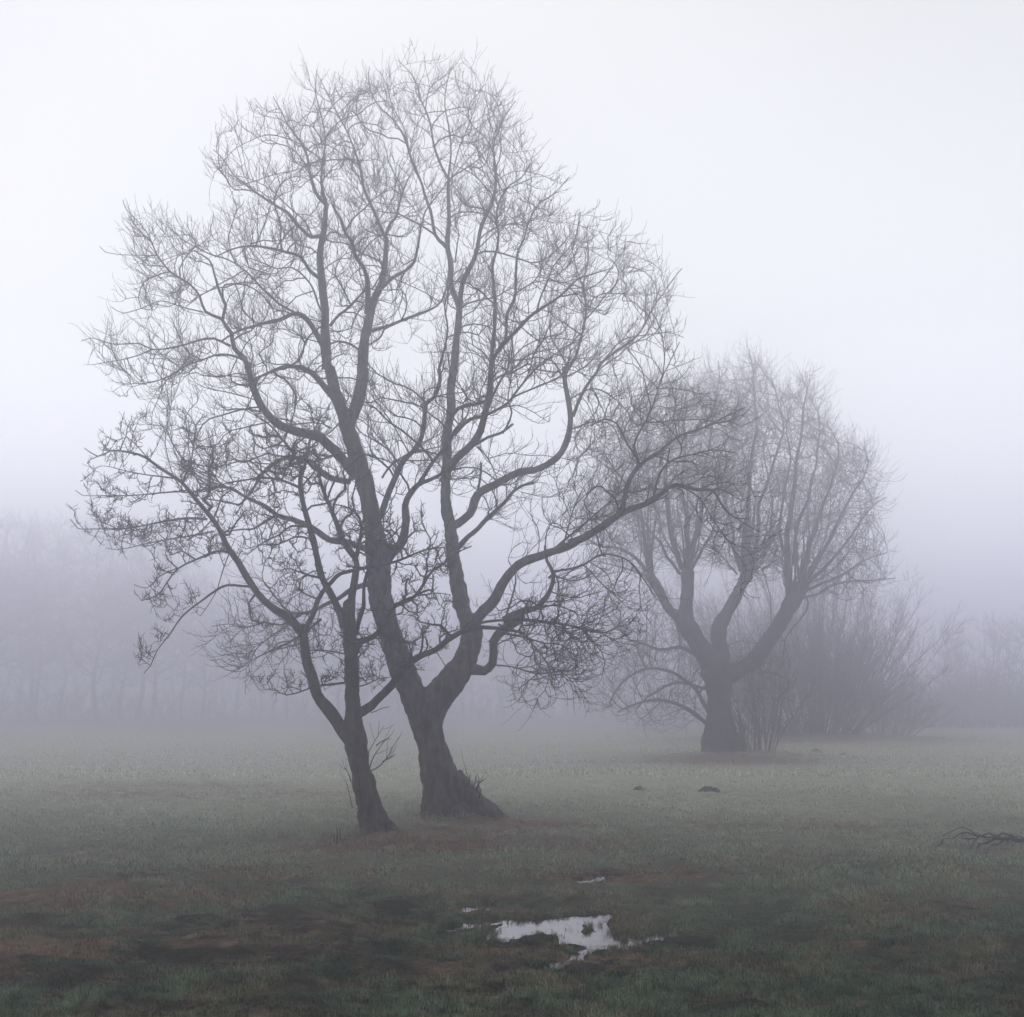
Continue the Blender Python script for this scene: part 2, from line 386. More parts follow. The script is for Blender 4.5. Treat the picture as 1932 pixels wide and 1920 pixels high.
# ------------------------------------------------------------------ grass
rng = np.random.default_rng(7)
def scatter_grass(n, y0, y1, hmin, hmax, wmin, wmax, seed, power=1.0, shore=False):
    g = np.random.default_rng(seed)
    u = g.random(n)
    y = (y0 ** -power + u * (y1 ** -power - y0 ** -power)) ** (-1 / power)
    x = (g.random(n) * 2 - 1) * (y * 0.375 + 0.8) if not shore else g.uniform(-1.2, 2.2, n)
    # tussocks: pull blades towards clump centres
    wx = x + .35 * fbm(x / 1.3, y / 1.3, 61, 2); wy = y + .35 * fbm(x / 1.3, y / 1.3, 62, 2)
    ix = np.floor(wx / .19); iy = np.floor(wy / .19)
    hsh = lambda k: (np.sin(ix * 127.1 + iy * 311.7 + k * 74.7) * 43758.5453) % 1.0
    cx = (ix + .1 + .8 * hsh(1)) * .19 + x - wx; cyy = (iy + .1 + .8 * hsh(2)) * .19 + y - wy
    pull = g.random(n) * 0.8 * hsh(3)
    bx = x + (cx - x) * pull; by = y + (cyy - y) * pull
    hgt, lit_, wet_ = ground_extra(bx, by)
    clump = clump_at(bx, by)
    if shore:
        tuft = vnoise(bx / .11, by / .25, 48)
        m_ = (wet_ > -.015) & (wet_ < .17) & (g.random(n) < np.clip(.25 + 1.3 * tuft, .02, 1) * np.where(wet_ < .03, .35, 1))
        bx, by, hgt, lit_, wet_, x, y, clump = (a[m_] for a in (bx, by, hgt, lit_, wet_, x, y, clump)); n = len(bx); wet_ = np.full(n, .5); clump = np.maximum(clump, .7)
    mu = mud_at(bx, by)
    keep = (g.random(n) < .18 + .95 * clump) & (g.random(n) > 1.1 * np.clip(mu - .12, 0, .8)) & (wet_ > .04 + .04 * g.random(n)) & (g.random(n) > .4 * np.clip(lit_, 0, 1) ** 2)
    # a few stems stand in the shallow water
    tuft = vnoise(bx / .16, by / .3, 47)
    keep |= (wet_ > -.16) & (wet_ < .08) & (g.random(n) < np.clip(.1 + 1.0 * tuft, .0, .6))
    keep |= (wet_ <= -.10) & (g.random(n) < .012)
    for k in ('A', 'B'):
        keep &= np.hypot(bx - TB[k][0], by - TB[k][1]) > .33
    bx, by, hgt, lit_, clump, mu = (a[keep] for a in (bx, by, hgt, lit_, clump, mu))
    m = len(bx)
    L_ = (hmin + (hmax - hmin) * g.random(m) ** 1.6) * (.5 + .9 * clump)
    for k in ('A', 'B'):
        L_ = L_ * (1 + 1.3 * np.exp(-((bx - TB[k][0]) ** 2 + (by - TB[k][1]) ** 2) / 1.4) * (.3 + g.random(m)))
    W_ = wmin + (wmax - wmin) * g.random(m)
    L_ = L_ + np.clip(-.03 - hgt, 0, .08)
    L_ = L_ * (1 + 2.2 * np.exp(-((bx - TB['C'][0] - .5) ** 2 / 9 + (by - TB['C'][1]) ** 2 / 6)) * g.random(m) ** 2)
    th = g.random(m) * 2 * math.pi
    lean = .25 + 1.0 * g.random(m) ** 1.3
    dx, dy = np.cos(th), np.sin(th)
    fa = th + math.pi / 2 + g.normal(0, .6, m)
    sx_, sy_ = np.cos(fa) * W_ * .5, np.sin(fa) * W_ * .5
    base = np.stack([bx, by, hgt - .008], -1)
    mid = base + np.stack([dx * lean * L_ * .3, dy * lean * L_ * .3, L_ * .62 * np.cos(lean * .45)], -1)
    tip = base + np.stack([dx * lean * L_ * .85, dy * lean * L_ * .85, L_ * np.cos(lean * .85)], -1)
    s = np.stack([sx_, sy_, 0 * sx_], -1)
    V = np.stack([base - s, base + s, mid - s * .8, mid + s * .8, tip], 1).reshape(-1, 3)
    o = np.arange(m)[:, None] * 5
    q = o + np.array([[0, 1, 3, 2]]); t = o + np.array([[2, 3, 4]])
    tint = np.repeat(g.random(m), 5)
    return V, q, t, np.repeat(lit_, 5), tint, np.repeat(mu * .5, 5), np.repeat(clump, 5)
parts_ = [scatter_grass(200000, 12.2, 18.5, .025, .07, .003, .006, 17, 1.0, True),
          scatter_grass(420000, 8.8, 19, .025, .085, .0030, .0065, 11, .6),
          scatter_grass(230000, 19, 42, .03, .085, .006, .011, 12, .9),
          scatter_grass(70000, 42, 95, .05, .12, .014, .026, 13, 1.0)]
Vs, qs, ts, ls, tn, ms, cs_ = [], [], [], [], [], [], []; off = 0
for V, q, t, l, ti, mu_, cc_ in parts_:
    ms.append(mu_); cs_.append(cc_)
    Vs.append(V); qs.append(q + off); ts.append(t + off); ls.append(l); tn.append(ti); off += len(V)
M_grass, N, L, b = principled('grass_blades')
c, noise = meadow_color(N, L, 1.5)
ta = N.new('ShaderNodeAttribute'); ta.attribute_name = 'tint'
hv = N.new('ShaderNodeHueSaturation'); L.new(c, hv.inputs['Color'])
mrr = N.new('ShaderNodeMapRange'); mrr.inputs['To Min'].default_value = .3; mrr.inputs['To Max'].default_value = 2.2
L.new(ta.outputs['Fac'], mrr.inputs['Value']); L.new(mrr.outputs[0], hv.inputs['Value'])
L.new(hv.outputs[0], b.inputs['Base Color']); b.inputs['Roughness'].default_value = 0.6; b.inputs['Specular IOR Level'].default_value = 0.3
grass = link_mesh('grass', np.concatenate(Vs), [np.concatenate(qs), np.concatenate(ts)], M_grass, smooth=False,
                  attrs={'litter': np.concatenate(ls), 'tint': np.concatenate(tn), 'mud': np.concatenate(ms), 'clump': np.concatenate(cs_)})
tag(grass, 'short dewy meadow grass in low tussocks', 'grass', kind='stuff')
# ------------------------------------------------------------------ tree engine
def catmull(pts, step):
    pts = np.asarray(pts, float)
    if len(pts) < 3:
        n = max(2, int(np.linalg.norm(pts[1, :3] - pts[0, :3]) / step) + 1)
        return pts[0] + (pts[1] - pts[0]) * np.linspace(0, 1, n)[:, None]
    e = np.concatenate([[2 * pts[0] - pts[1]], pts, [2 * pts[-1] - pts[-2]]])
    out = []
    for i in range(1, len(e) - 2):
        p0, p1, p2, p3 = e[i - 1], e[i], e[i + 1], e[i + 2]
        n = max(1, int(round(np.linalg.norm(p2[:3] - p1[:3]) / step)))
        for t in np.arange(n) / n:
            out.append(.5 * ((2 * p1) + (-p0 + p2) * t + (2 * p0 - 5 * p1 + 4 * p2 - p3) * t ** 2 + (-p0 + 3 * p1 - 3 * p2 + p3) * t ** 3))
    out.append(pts[-1])
    return np.array(out)

def tubes(chains_P, chains_R, sides, rough=0.0, seed=0, cap=True):
    """chains: lists of (n,3), (n,) -> V, quads, tris ; all chains at once"""
    lens = np.array([len(c) for c in chains_P])
    Pn = np.concatenate(chains_P); Rn = np.concatenate(chains_R)
    st = np.concatenate([[0], np.cumsum(lens)[:-1]]); en = st + lens - 1
    T = np.zeros_like(Pn)
    T[1:-1] = Pn[2:] - Pn[:-2]
    T[st] = Pn[st + 1] - Pn[st]; T[en] = Pn[en] - Pn[en - 1]
    T /= np.linalg.norm(T, axis=1)[:, None] + 1e-9
    g = np.random.default_rng(seed)
    ref = g.normal(size=(len(lens), 3)); cid = np.repeat(np.arange(len(lens)), lens)
    # a reference roughly at right angles to the chain's overall direction
    D = Pn[en] - Pn[st]; D /= np.linalg.norm(D, axis=1)[:, None] + 1e-9
    ref -= (ref * D).sum(1)[:, None] * D
    ref /= np.linalg.norm(ref, axis=1)[:, None] + 1e-9
    r = ref[cid]
    U = r - (r * T).sum(1)[:, None] * T; U /= np.linalg.norm(U, axis=1)[:, None] + 1e-9
    W = np.cross(T, U)
    a = np.arange(sides) * 2 * math.pi / sides
    rr = Rn[:, None] * np.ones(sides)
    if rough:
        rr = rr * (1 + rough * g.normal(size=rr.shape))
    V = Pn[:, None] + rr[..., None] * (np.cos(a)[None, :, None] * U[:, None] + np.sin(a)[None, :, None] * W[:, None])
    V = V.reshape(-1, 3)
    notend = np.ones(len(Pn), bool); notend[en] = False
    b = np.nonzero(notend)[0] * sides
    k = np.arange(sides)
    q = np.stack([b[:, None] + k, b[:, None] + (k + 1) % sides, b[:, None] + sides + (k + 1) % sides, b[:, None] + sides + k], -1).reshape(-1, 4)
    tr = np.zeros((0, 3), int)
    if cap:
        tips = len(V) + np.arange(len(en))
        V = np.concatenate([V, Pn[en] + T[en] * Rn[en][:, None] * 0.8])
        e = en * sides
        tr = np.stack([e[:, None] + k, e[:, None] + (k + 1) % sides, np.repeat(tips[:, None], sides, 1)], -1).reshape(-1, 3)
    return V, q, tr

def merge(parts):
    Vs, qs, ts = [], [], []; off = 0
    for V, q, t in parts:
        Vs.append(V); qs.append(q + off); ts.append(t + off); off += len(V)
    return np.concatenate(Vs), np.concatenate(qs), np.concatenate(ts)

class Tree:
    def __init__(s, seed):
        s.P = []; s.par = []; s.R = []; s.limb = []; s.limbs = []; s.open = []
        s.rng = np.random.default_rng(seed); s.seed = seed
    def nearest(s, px, py, only=None):
        q = np.array(s.P); u, v = proj(q)
        d = (u - px) ** 2 + (v - py) ** 2
        return int(d.argmin())
    def trace(s, zone, pts, w, dz=0.0, Y0=None, wig=1.0, open_=True, part='limb', step=.14, start_open=0.0, attach=None):
        """pts in zone units; w: (w0, w1) or list of widths in zone units; dz: depth change to the end"""
        ox, oy, sc_ = zone
        px = np.array([ox + sc_ * p[0] for p in pts]); py = np.array([oy + sc_ * p[1] for p in pts])
        par = -1
        if Y0 is None:
            a = attach or (px[0], py[0])
            par = s.nearest(*a); Y0 = s.P[par][1]
        L = np.concatenate([[0], np.cumsum(np.hypot(np.diff(px), np.diff(py)))]); t = L / L[-1]
        if len(w) == 2 and len(pts) != 2 or len(pts) == 2: ww = w[0] + (w[-1] - w[0]) * t
        else: ww = np.array(w, float)
        Yd = Y0 + dz * t ** 1.2
        q = P(px, py, Yd)
        rad = ww * sc_ * .5 * Yd / F
        c = catmull(np.c_[q, rad], step)
        n = len(c)
        if n > 3 and wig:
            tt = np.arange(n) * step
            ph = s.rng.random(6) * 90
            amp = np.minimum(.035, .010 + c[:, 3] * .6) * wig * np.clip(np.arange(n) / 3, 0, 1)
            c[:, 0] += amp * vnoise(tt / .55 + ph[0], 0 * tt + ph[1], 5)
            c[:, 2] += amp * vnoise(tt / .55 + ph[2], 0 * tt + ph[3], 6)
            c[:, 1] += 3.5 * amp * vnoise(tt / .9 + ph[4], 0 * tt + ph[5], 7)
            c[:, 3] *= 1 + .10 * vnoise(tt / .25 + ph[1], 0 * tt + ph[0], 8)
        c[:, 3] = np.maximum(c[:, 3], .005)
        lid = len(s.limbs); s.limbs.append(dict(part=part, P=c[:, :3], R=c[:, 3]))
        for i in range(n):
            s.P.append(c[i, :3]); s.R.append(c[i, 3]); s.par.append(par if i == 0 else len(s.P) - 2); s.limb.append(lid)
            s.open.append(bool(open_) and (start_open <= i / n <= .93))
        return lid
    def grow(s, att, step, di, dk, iters=120, trop=(0, 0, .12), jit=.25, inert=.9, cone=.15, out=0.0, cen=None, maxdeg=2):
        Pn = np.array(s.P); att = np.asarray(att, float)
        op = np.array(s.open)
        cand = np.nonzero(op)[0]
        # nearest open node per attractor
        best = np.full(len(att), 1e9); bi = np.zeros(len(att), int)
        for k in range(0, len(cand), 400):
            c = cand[k:k + 400]
            d = np.linalg.norm(att[:, None] - Pn[c][None], axis=2)
            j = d.argmin(1); m = d[np.arange(len(att)), j]
            u = m < best; best[u] = m[u]; bi[u] = c[j[u]]
        Pl = list(Pn); g = s.rng; trop = np.array(trop)
        deg = {}
        alive = best > dk
        att, best, bi = att[alive], best[alive], bi[alive]
        heading = getattr(s, 'heading', None)
        if heading is None:
            heading = s.heading = {}
        for i_ in range(len(Pn)):
            if s.limb[i_] >= 0 and i_ not in heading:
                pv = s.par[i_]
                if pv >= 0:
                    v_ = Pn[i_] - Pn[pv]; heading[i_] = .5 * v_ / (np.linalg.norm(v_) + 1e-9)
        cen = None if cen is None else np.array(cen, float)
        for it in range(iters):
            act = best < di
            if not act.any(): break
            ids = bi[act]; vec = att[act] - np.array(Pl)[ids]
            vec /= np.linalg.norm(vec, axis=1)[:, None] + 1e-9
            un, inv = np.unique(ids, return_inverse=True)
            S = np.zeros((len(un), 3)); np.add.at(S, inv, vec)
            nn = np.linalg.norm(S, axis=1)
            S = S / (nn[:, None] + 1e-9)
            news = []; pidx = []
            for k, u in enumerate(un):
                if deg.get(u, 0) >= maxdeg: continue
                d = S[k] + trop + g.normal(0, jit, 3)
                hd = heading.get(u)
                if hd is not None:
                    if s.limb[u] < 0 and float(S[k] @ hd) < cone: deg[u] = 99; continue
                    d = d + (inert if deg.get(u, 0) == 0 else .3 * inert) * hd
                if cen is not None:
                    o_ = Pl[u] - cen; d = d + out * o_ / (np.linalg.norm(o_) + 1e-9)
                d /= np.linalg.norm(d) + 1e-9
                deg[u] = deg.get(u, 0) + 1
                ni = len(Pl); Pl.append(Pl[u] + d * step)
                heading[ni] = d
                s.par.append(int(u)); s.R.append(0); s.limb.append(-1); s.open.append(True)
                news.append(Pl[-1]); pidx.append(ni)
            satd = np.array([deg.get(int(v), 0) >= maxdeg for v in bi])
            if satd.any() and news:
                kp = ~(satd & act & (best < di))
                att, best, bi = att[kp], best[kp], bi[kp]; act = act[kp]
                if not len(att): break
            if not news:
                # the nearest nodes are saturated: drop those attractors
                bad = act; att, best, bi = att[~bad], best[~bad], bi[~bad]
                if not len(att): break
                continue
            NP = np.array(news); pidx = np.array(pidx)
            for k in range(0, len(NP), 500):
                c = NP[k:k + 500]
                d = np.linalg.norm(att[:, None] - c[None], axis=2)
                j = d.argmin(1); m = d[np.arange(len(att)), j]
                u = m < best; best[u] = m[u]; bi[u] = pidx[k + j[u]]
            al = best > dk
            att, best, bi = att[al], best[al], bi[al]
            if not len(att): break
        s.P = Pl
    def sprays(s, n, length, seg, up, jit, zmin=-9, droop=0.0, curlf=.16, out=0.0, cen=None):
        """fine end twigs on thin wood"""
        Pn = np.array(s.P); par = np.array(s.par); limb = np.array(s.limb)
        ok = np.nonzero((limb < 0) & (Pn[:, 2] > zmin))[0]
        g = s.rng
        if not len(ok): return
        # tips first
        child = np.zeros(len(Pn), bool); child[par[par >= 0]] = True
        tips = ok[~child[ok]]
        pick = np.concatenate([tips, g.choice(ok, max(0, n - len(tips)))]) if n > len(tips) else g.choice(tips, n, replace=False)
        base = Pn[pick]; pd = base - Pn[np.maximum(par[pick], 0)]
        pd /= np.linalg.norm(pd, axis=1)[:, None] + 1e-9
        child_ok = child[pick]
        d = pd * np.where(child_ok, .8, 1.1)[:, None] + g.normal(0, 1, base.shape) * np.where(child_ok, .55, .28)[:, None] + np.array([0, 0, up])
        if cen is not None:
            o_ = base - np.array(cen); d = d + out * o_ / np.linalg.norm(o_, axis=1)[:, None]
        d /= np.linalg.norm(d, axis=1)[:, None]
        Ls = length * (.4 + .9 * g.random(len(pick)))
        cur = base; prev = pick
        curl = g.normal(0, curlf, d.shape)
        for k in range(seg):
            d = d + g.normal(0, jit, d.shape) + curl + np.array([0, 0, 1.]) * (up * (.1 + .9 * k / seg) - droop)
            d /= np.linalg.norm(d, axis=1)[:, None]
            cur = cur + d * (Ls / seg)[:, None]
            b0 = len(s.P)
            s.P.extend(list(cur)); s.par.extend([int(v) for v in prev]); s.R.extend([0] * len(pick)); s.limb.extend([-1] * len(pick)); s.open.extend([True] * len(pick))
            prev = np.arange(b0, b0 + len(pick))
    def radii(s, tip, n=2.35, cap_ratio=.75):
        N_ = len(s.P); par = s.par; A = np.zeros(N_)
        limb = s.limb; traced = np.array([l >= 0 for l in limb])
        kids = np.zeros(N_, int)
        for i in range(N_):
            if par[i] >= 0 and limb[i] < 0: kids[par[i]] += 1
        A = np.where(kids == 0, tip ** n, 0.0)
        for i in range(N_ - 1, -1, -1):
            if limb[i] < 0:
                p = par[i]
                if limb[p] < 0: A[p] += A[i]
        R_ = A ** (1 / n)
        Rf = np.array(s.R, float)
        for i in range(N_):
            if limb[i] < 0:
                pr = Rf[par[i]]
                Rf[i] = min(R_[i], max(pr * (cap_ratio if limb[par[i]] >= 0 else .97), tip * .8))
        s.R = list(Rf); return Rf
    def crown_chains(s):
        N_ = len(s.P); best = {}; Rf = s.R
        first = [True] * N_
        mainkid = [-1] * N_
        for i in range(N_):
            if s.limb[i] < 0:
                p = s.par[i]
                if s.limb[p] < 0 and (mainkid[p] < 0 or Rf[i] > Rf[mainkid[p]] + 1e-9): mainkid[p] = i
        for p in range(N_):
            if mainkid[p] >= 0: first[mainkid[p]] = False
        ch = []
        for i in range(N_):
            if s.limb[i] < 0 and first[i]:
                c = [s.par[i], i]; j = mainkid[i]
                while j >= 0: c.append(j); j = mainkid[j]
                ch.append(c)
        return ch
    def build_crown(s, name, mat, parent, thin=.7):
        Pn = np.array(s.P); Rf = np.array(s.R); ch = s.crown_chains()
        cls = {3: ([], []), 5: ([], []), 8: ([], [])}
        for c in ch:
            p = Pn[c]; r = Rf[c].copy(); r[0] = min(r[0], r[1] * 1.15); r[-1] *= thin
            m = r[1]
            k = 3 if m < .011 else (5 if m < .03 else 8)
            cls[k][0].append(p); cls[k][1].append(r)
        parts = [tubes(a, b_, k, seed=s.seed) for k, (a, b_) in cls.items() if a]
        V, q, t = merge(parts)
        return link_mesh(name, V, [q, t], mat, parent)
    def build_limbs(s, mat, parent, trunk_mat=None, roots=(), voxel=.035, name='trunk'):
        tr = [l for l in s.limbs if l['part'] == 'trunk']
        parts = [tubes([l['P']], [l['R']], 18, seed=3 + k) for k, l in enumerate(tr)]
        V, q, t = merge(parts)
        o = link_mesh(name, V, [q, t], trunk_mat or mat, parent)
        # close the open ends so that the remesh gets solids
        import bmesh
        bm = bmesh.new(); bm.from_mesh(o.data)
        bmesh.ops.holes_fill(bm, edges=[e for e in bm.edges if e.is_boundary], sides=0)
        bm.normal_update(); bmesh.ops.recalc_face_normals(bm, faces=bm.faces)
        bm.to_mesh(o.data); bm.free()
        md = o.modifiers.new('join', 'REMESH'); md.mode = 'VOXEL'; md.voxel_size = voxel; md.use_smooth_shade = True
        sm = o.modifiers.new('soften', 'SMOOTH'); sm.factor = .5; sm.iterations = 4
        tx = bpy.data.textures.new('knots', 'CLOUDS'); tx.noise_scale = .16; tx.noise_depth = 4
        dp = o.modifiers.new('bark_relief', 'DISPLACE'); dp.texture = tx; dp.strength = .075; dp.mid_level = .5; dp.texture_coords = 'LOCAL'
        for l in s.limbs:
            if l['part'] == 'trunk': continue
            mx_ = l['R'].max()
            V, q, t = tubes([l['P']], [l['R']], 12 if mx_ > .05 else (8 if mx_ > .02 else 6), rough=.05, seed=int(l['P'][0][0] * 997) & 0xffff)
            link_mesh(l['part'], V, [q, t], mat, parent)
        return o

def crown_points(n, poly, Yc, depth, g, gaps=(), dens=None, zmin=None, edge=.0, dc=None, inset=0):
    """random attraction points inside a closed outline swelling to +-depth around Yc"""
    poly = np.asarray(poly, float); lo = poly.min(0); hi = poly.max(0)
    out = []
    tot = 0
    while tot < n:
        q = lo + (hi - lo) * g.random((n * 2, 2))
        d = poly_sdf(q, poly)
        keep = d < -inset
        for gp, pr in gaps:
            keep &= ~((poly_sdf(q, gp) < 0) & (g.random(len(q)) < pr))
        m = -d * Yc / F                                  # metres from the outline
        half = np.sqrt(np.maximum(0, depth ** 2 - np.maximum(0, depth - m) ** 2))
        keep &= g.random(len(q)) < np.clip(.35 + .65 * half / depth + edge * (m < .8), 0, 1)
        q = q[keep]; half = half[keep]
        if dens is not None:
            k = g.random(len(q)) < dens(q); q = q[k]; half = half[k]
        Y = Yc + (g.random(len(q)) * 2 - 1) * half
        if dc is not None: Y = Y + dc(q)
        out.append(P(q[:, 0], q[:, 1], Y)); tot += len(q)
    return np.concatenate(out)[:n]

def near_limbs(t, att, reach, g, floor=.04):
    """thin the points far from the traced wood, so the crown hangs in sprays round its limbs"""
    q = np.array([p for p, o in zip(t.P, t.open) if o]); d = np.full(len(att), 1e9)
    for k in range(0, len(q), 300):
        d = np.minimum(d, np.linalg.norm(att[:, None] - q[None, k:k + 300], axis=2).min(1))
    return att[g.random(len(att)) < np.clip(1.15 - d / reach, floor, 1)]

Z1 = (77.3, 77.3, .322); Z2 = (541, 77.3, .322); Z3 = (77.3, 695.5, .322); Z4 = (463.7, 695.5, .322)
Z5 = (1004.6, 463.7, .4025); Z6 = (541, 1159, .28175); ZR = (1313.8, 1043, .322); OV = (0, 0, 1)
# ------------------------------------------------------------------ twin-stemmed tree
A = Tree(101)
YA = 27.6
T_ = dict(part='trunk', open_=False, wig=.3, step=.1)
A.trace(Z6, [(1095,1480),(1085,1400),(1065,1300),(1045,1200),(1012,1050),(978,900),(935,750),(925,660),(900,590)], [420,380,315,262,226,208,222,238,200], Y0=YA, **T_)
A.trace(Z6, [(925,690),(835,520),(785,400),(730,250),(680,100),(655,0),(628,-120),(615,-240)], [220,190,168,158,153,150,146,142], dz=-.5, **T_)
A.trace(Z4, [(790,1300),(778,1200),(765,1050),(750,930),(722,780),(700,690),(650,520),(610,400),(580,300)], [142,139,130,112,104,106,96,92,84], **T_)
A.trace(Z6, [(940,700),(1010,560),(1110,440),(1190,320),(1232,200),(1235,90),(1190,0),(1165,-130)], [200,188,185,172,146,150,112,98], dz=.6, **T_)
A.trace(Z4, [(1262,1400),(1250,1300),(1232,1200),(1215,1100),(1207,1000),(1192,900),(1172,800),(1170,700),(1175,600),(1180,400)], [98,96,92,90,86,76,66,62,56,58], **T_)
# roots
for pts, w, dz in [([(1100,1100),(1215,1220),(1350,1320),(1510,1430),(1620,1500)], [190,150,120,75,30], -.5),
                   ([(960,1240),(935,1350),(915,1430),(890,1470)], [110,90,80,60], -.4),
                   ([(1060,1250),(1080,1380),(1130,1460),(1180,1500)], [170,120,90,50], -.8),
                   ([(1150,1250),(1280,1300),(1400,1360),(1480,1400)], [120,90,60,30], .8)]:
    A.trace(Z6, pts, w, dz=dz, **T_)
def LA(z, pts, w0, w1, dz=0.0, so=.25, **k): A.trace(z, pts, (w0, w1), dz=dz, start_open=so, **k)
# left stem, its two forks
LA(Z4, [(612,410),(582,310),(545,220),(515,130),(495,40),(490,0)], 82, 68, -.3, 1)
LA(Z2, [(235,1920),(235,1700),(228,1580),(200,1400),(192,1300),(207,1200),(230,1080),(236,960)], 66, 28, -.6)
LA(Z2, [(236,970),(175,880),(140,780),(110,650),(60,560),(0,480),(-40,400),(-80,330)], 24, 5, .8)
LA(Z2, [(236,960),(210,860),(215,700),(225,560),(200,420),(170,300),(176,170)], 16, 4, -1.0)
LA(Z4, [(600,380),(620,280),(650,190),(672,100),(682,0)], 74, 68, .5, 1)
LA(Z2, [(440,1920),(450,1780),(478,1640),(510,1530),(545,1430),(565,1340),(575,1240),(580,1150)], 66, 26, .5)
LA(Z2, [(578,1150),(540,1070),(500,980),(450,860),(420,700),(380,590),(320,460),(250,340),(180,200)], 22, 4, .9)
LA(Z2, [(580,1140),(605,1070),(640,1030),(655,950),(700,830),(740,760)], 20, 5, -1.0)
LA(Z2, [(470,1600),(478,1450),(455,1350),(400,1270),(382,1190),(340,1130),(320,1060),(280,990),(262,960)], 34, 12, -1.2)
LA(Z2, [(340,1120),(400,1030),(460,980),(500,940),(560,900),(620,880)], 12, 5, -1.0)
LA(Z2, [(555,1450),(620,1400),(690,1350),(740,1290),(762,1200),(790,1080),(812,1000),(845,955),(910,870),(950,800)], 24, 5, 1.4)
LA(Z2, [(495,1700),(600,1662),(700,1620),(800,1590),(880,1550),(925,1490),(945,1390)], 24, 8, 1.6)
LA(Z2, [(475,1785),(540,1745),(572,1690),(625,1650),(700,1640)], 13, 5, -1.0)
LA(Z2, [(255,1670),(305,1600),(380,1545),(450,1475),(475,1420)], 20, 9, -1.2)
LA(Z2, [(245,1640),(190,1560),(150,1440),(90,1370),(20,1330),(-60,1340),(-150,1300),(-260,1260)], 14, 5, 1.4)
LA(Z2, [(420,1810),(370,1775),(300,1760),(250,1780)], 14, 10, -.6)
LA(Z2, [(205,1400),(140,1350),(70,1260),(0,1240),(-90,1220),(-180,1200),(-320,1220),(-420,1260)], 24, 7, -2.0)
LA(Z2, [(225,1130),(140,1150),(60,1080),(0,1000),(-80,950),(-190,880),(-300,800),(-370,700),(-430,640)], 26, 5, 1.6)
LA(Z2, [(150,1150),(105,1060),(0,960),(-110,860),(-250,800),(-360,790)], 10, 4, 1.0)
# big left limb out of the stem
LA(Z4, [(645,640),(590,560),(520,480),(440,405),(340,382),(250,362),(165,312),(95,225),(50,110),(32,40),(10,-20)], 66, 36, -1.6, .5)
LA(Z1, [(1222,1920),(1180,1850),(1130,1800),(1115,1710),(1062,1632),(1085,1550),(1050,1470),(1015,1350),(990,1280),(900,1230)], 32, 7, -1.0)
LA(Z1, [(1065,1632),(965,1590),(930,1500),(870,1430),(750,1350),(680,1260),(640,1160),(590,1080),(500,990),(478,930)], 18, 4, .6)
LA(Z1, [(670,1260),(560,1255),(450,1250),(380,1240),(345,1210)], 6, 4, -.3)
LA(Z1, [(1110,1790),(1010,1745),(900,1760),(780,1790),(650,1810),(580,1780),(420,1778),(310,1740),(240,1760)], 16, 4, -1.5)
LA(Z1, [(650,1810),(560,1850),(450,1880),(300,1900)], 9, 4, .6)
LA(Z1, [(1230,1900),(1160,1860),(1060,1840),(950,1870),(860,1900),(760,1960),(640,2000),(520,2010)], 16, 4, 1.4)
LA(Z1, [(950,1590),(820,1560),(700,1530),(600,1570),(480,1600),(410,1560)], 9, 4, -1.2)
# arching limbs
LA(Z4, [(528,190),(480,130),(405,40),(330,0),(240,-15),(150,20),(60,60)], 44, 14, -1.8)
LA(Z1, [(1660,1800),(1590,1680),(1500,1605),(1400,1640),(1260,1668),(1150,1700),(1060,1760)], 36, 10, -1.4)
LA(Z1, [(1500,1600),(1400,1540),(1300,1450),(1200,1350),(1100,1290),(980,1250),(850,1180),(760,1110)], 16, 5, 1.6)
LA(Z4, [(610,665),(520,645),(460,612),(400,560),(330,535),(230,530),(150,562),(85,620),(45,690),(-10,770),(-40,800),(-130,780),(-240,760)], 40, 8, 1.8)
LA(Z4, [(710,1060),(600,1020),(500,1010),(400,940),(270,880),(180,860),(90,800),(0,750),(-90,700),(-200,700),(-320,730),(-420,720)], 44, 7, 1.6)
LA(Z4, [(180,860),(110,900),(50,940),(-30,945),(-120,960),(-220,1000)], 16, 6, 1.0)
LA(Z4, [(720,1260),(620,1300),(540,1352),(450,1392),(380,1430),(300,1440),(240,1410),(170,1330),(110,1260)], 34, 7, 2.2)
LA(Z4, [(440,1470),(330,1560),(240,1620),(160,1650),(60,1700),(-40,1760)], 20, 4, 1.6, attach=(600,1145))
LA(Z4, [(330,1440),(230,1500),(110,1490),(0,1520),(-100,1500),(-200,1515)], 12, 4, 1.2)
LA(Z4, [(250,1500),(140,1580),(60,1650),(0,1760),(-80,1780)], 9, 4, 1.0)
# limbs on the right of the left stem
LA(Z4, [(810,1110),(880,1060),(930,1000),(946,900),(940,810),(965,740),(1015,680),(1065,650),(1150,615),(1260,590)], 62, 12, -2.0, .4)
LA(Z4, [(1010,685),(1080,580),(1150,490),(1180,440),(1230,350),(1290,280)], 26, 10, -1.4)
LA(Z4, [(780,880),(830,740),(870,640),(920,540),(1010,440),(1050,310),(1062,210),(1110,170),(1140,80),(1135,0)], 38, 20, -1.6)
LA(Z2, [(893,1920),(925,1790),(940,1690),(930,1560),(950,1440)], 18, 6, -.8)
LA(Z4, [(800,640),(860,560),(960,500),(1060,480),(1160,450)], 14, 6, 1.6)
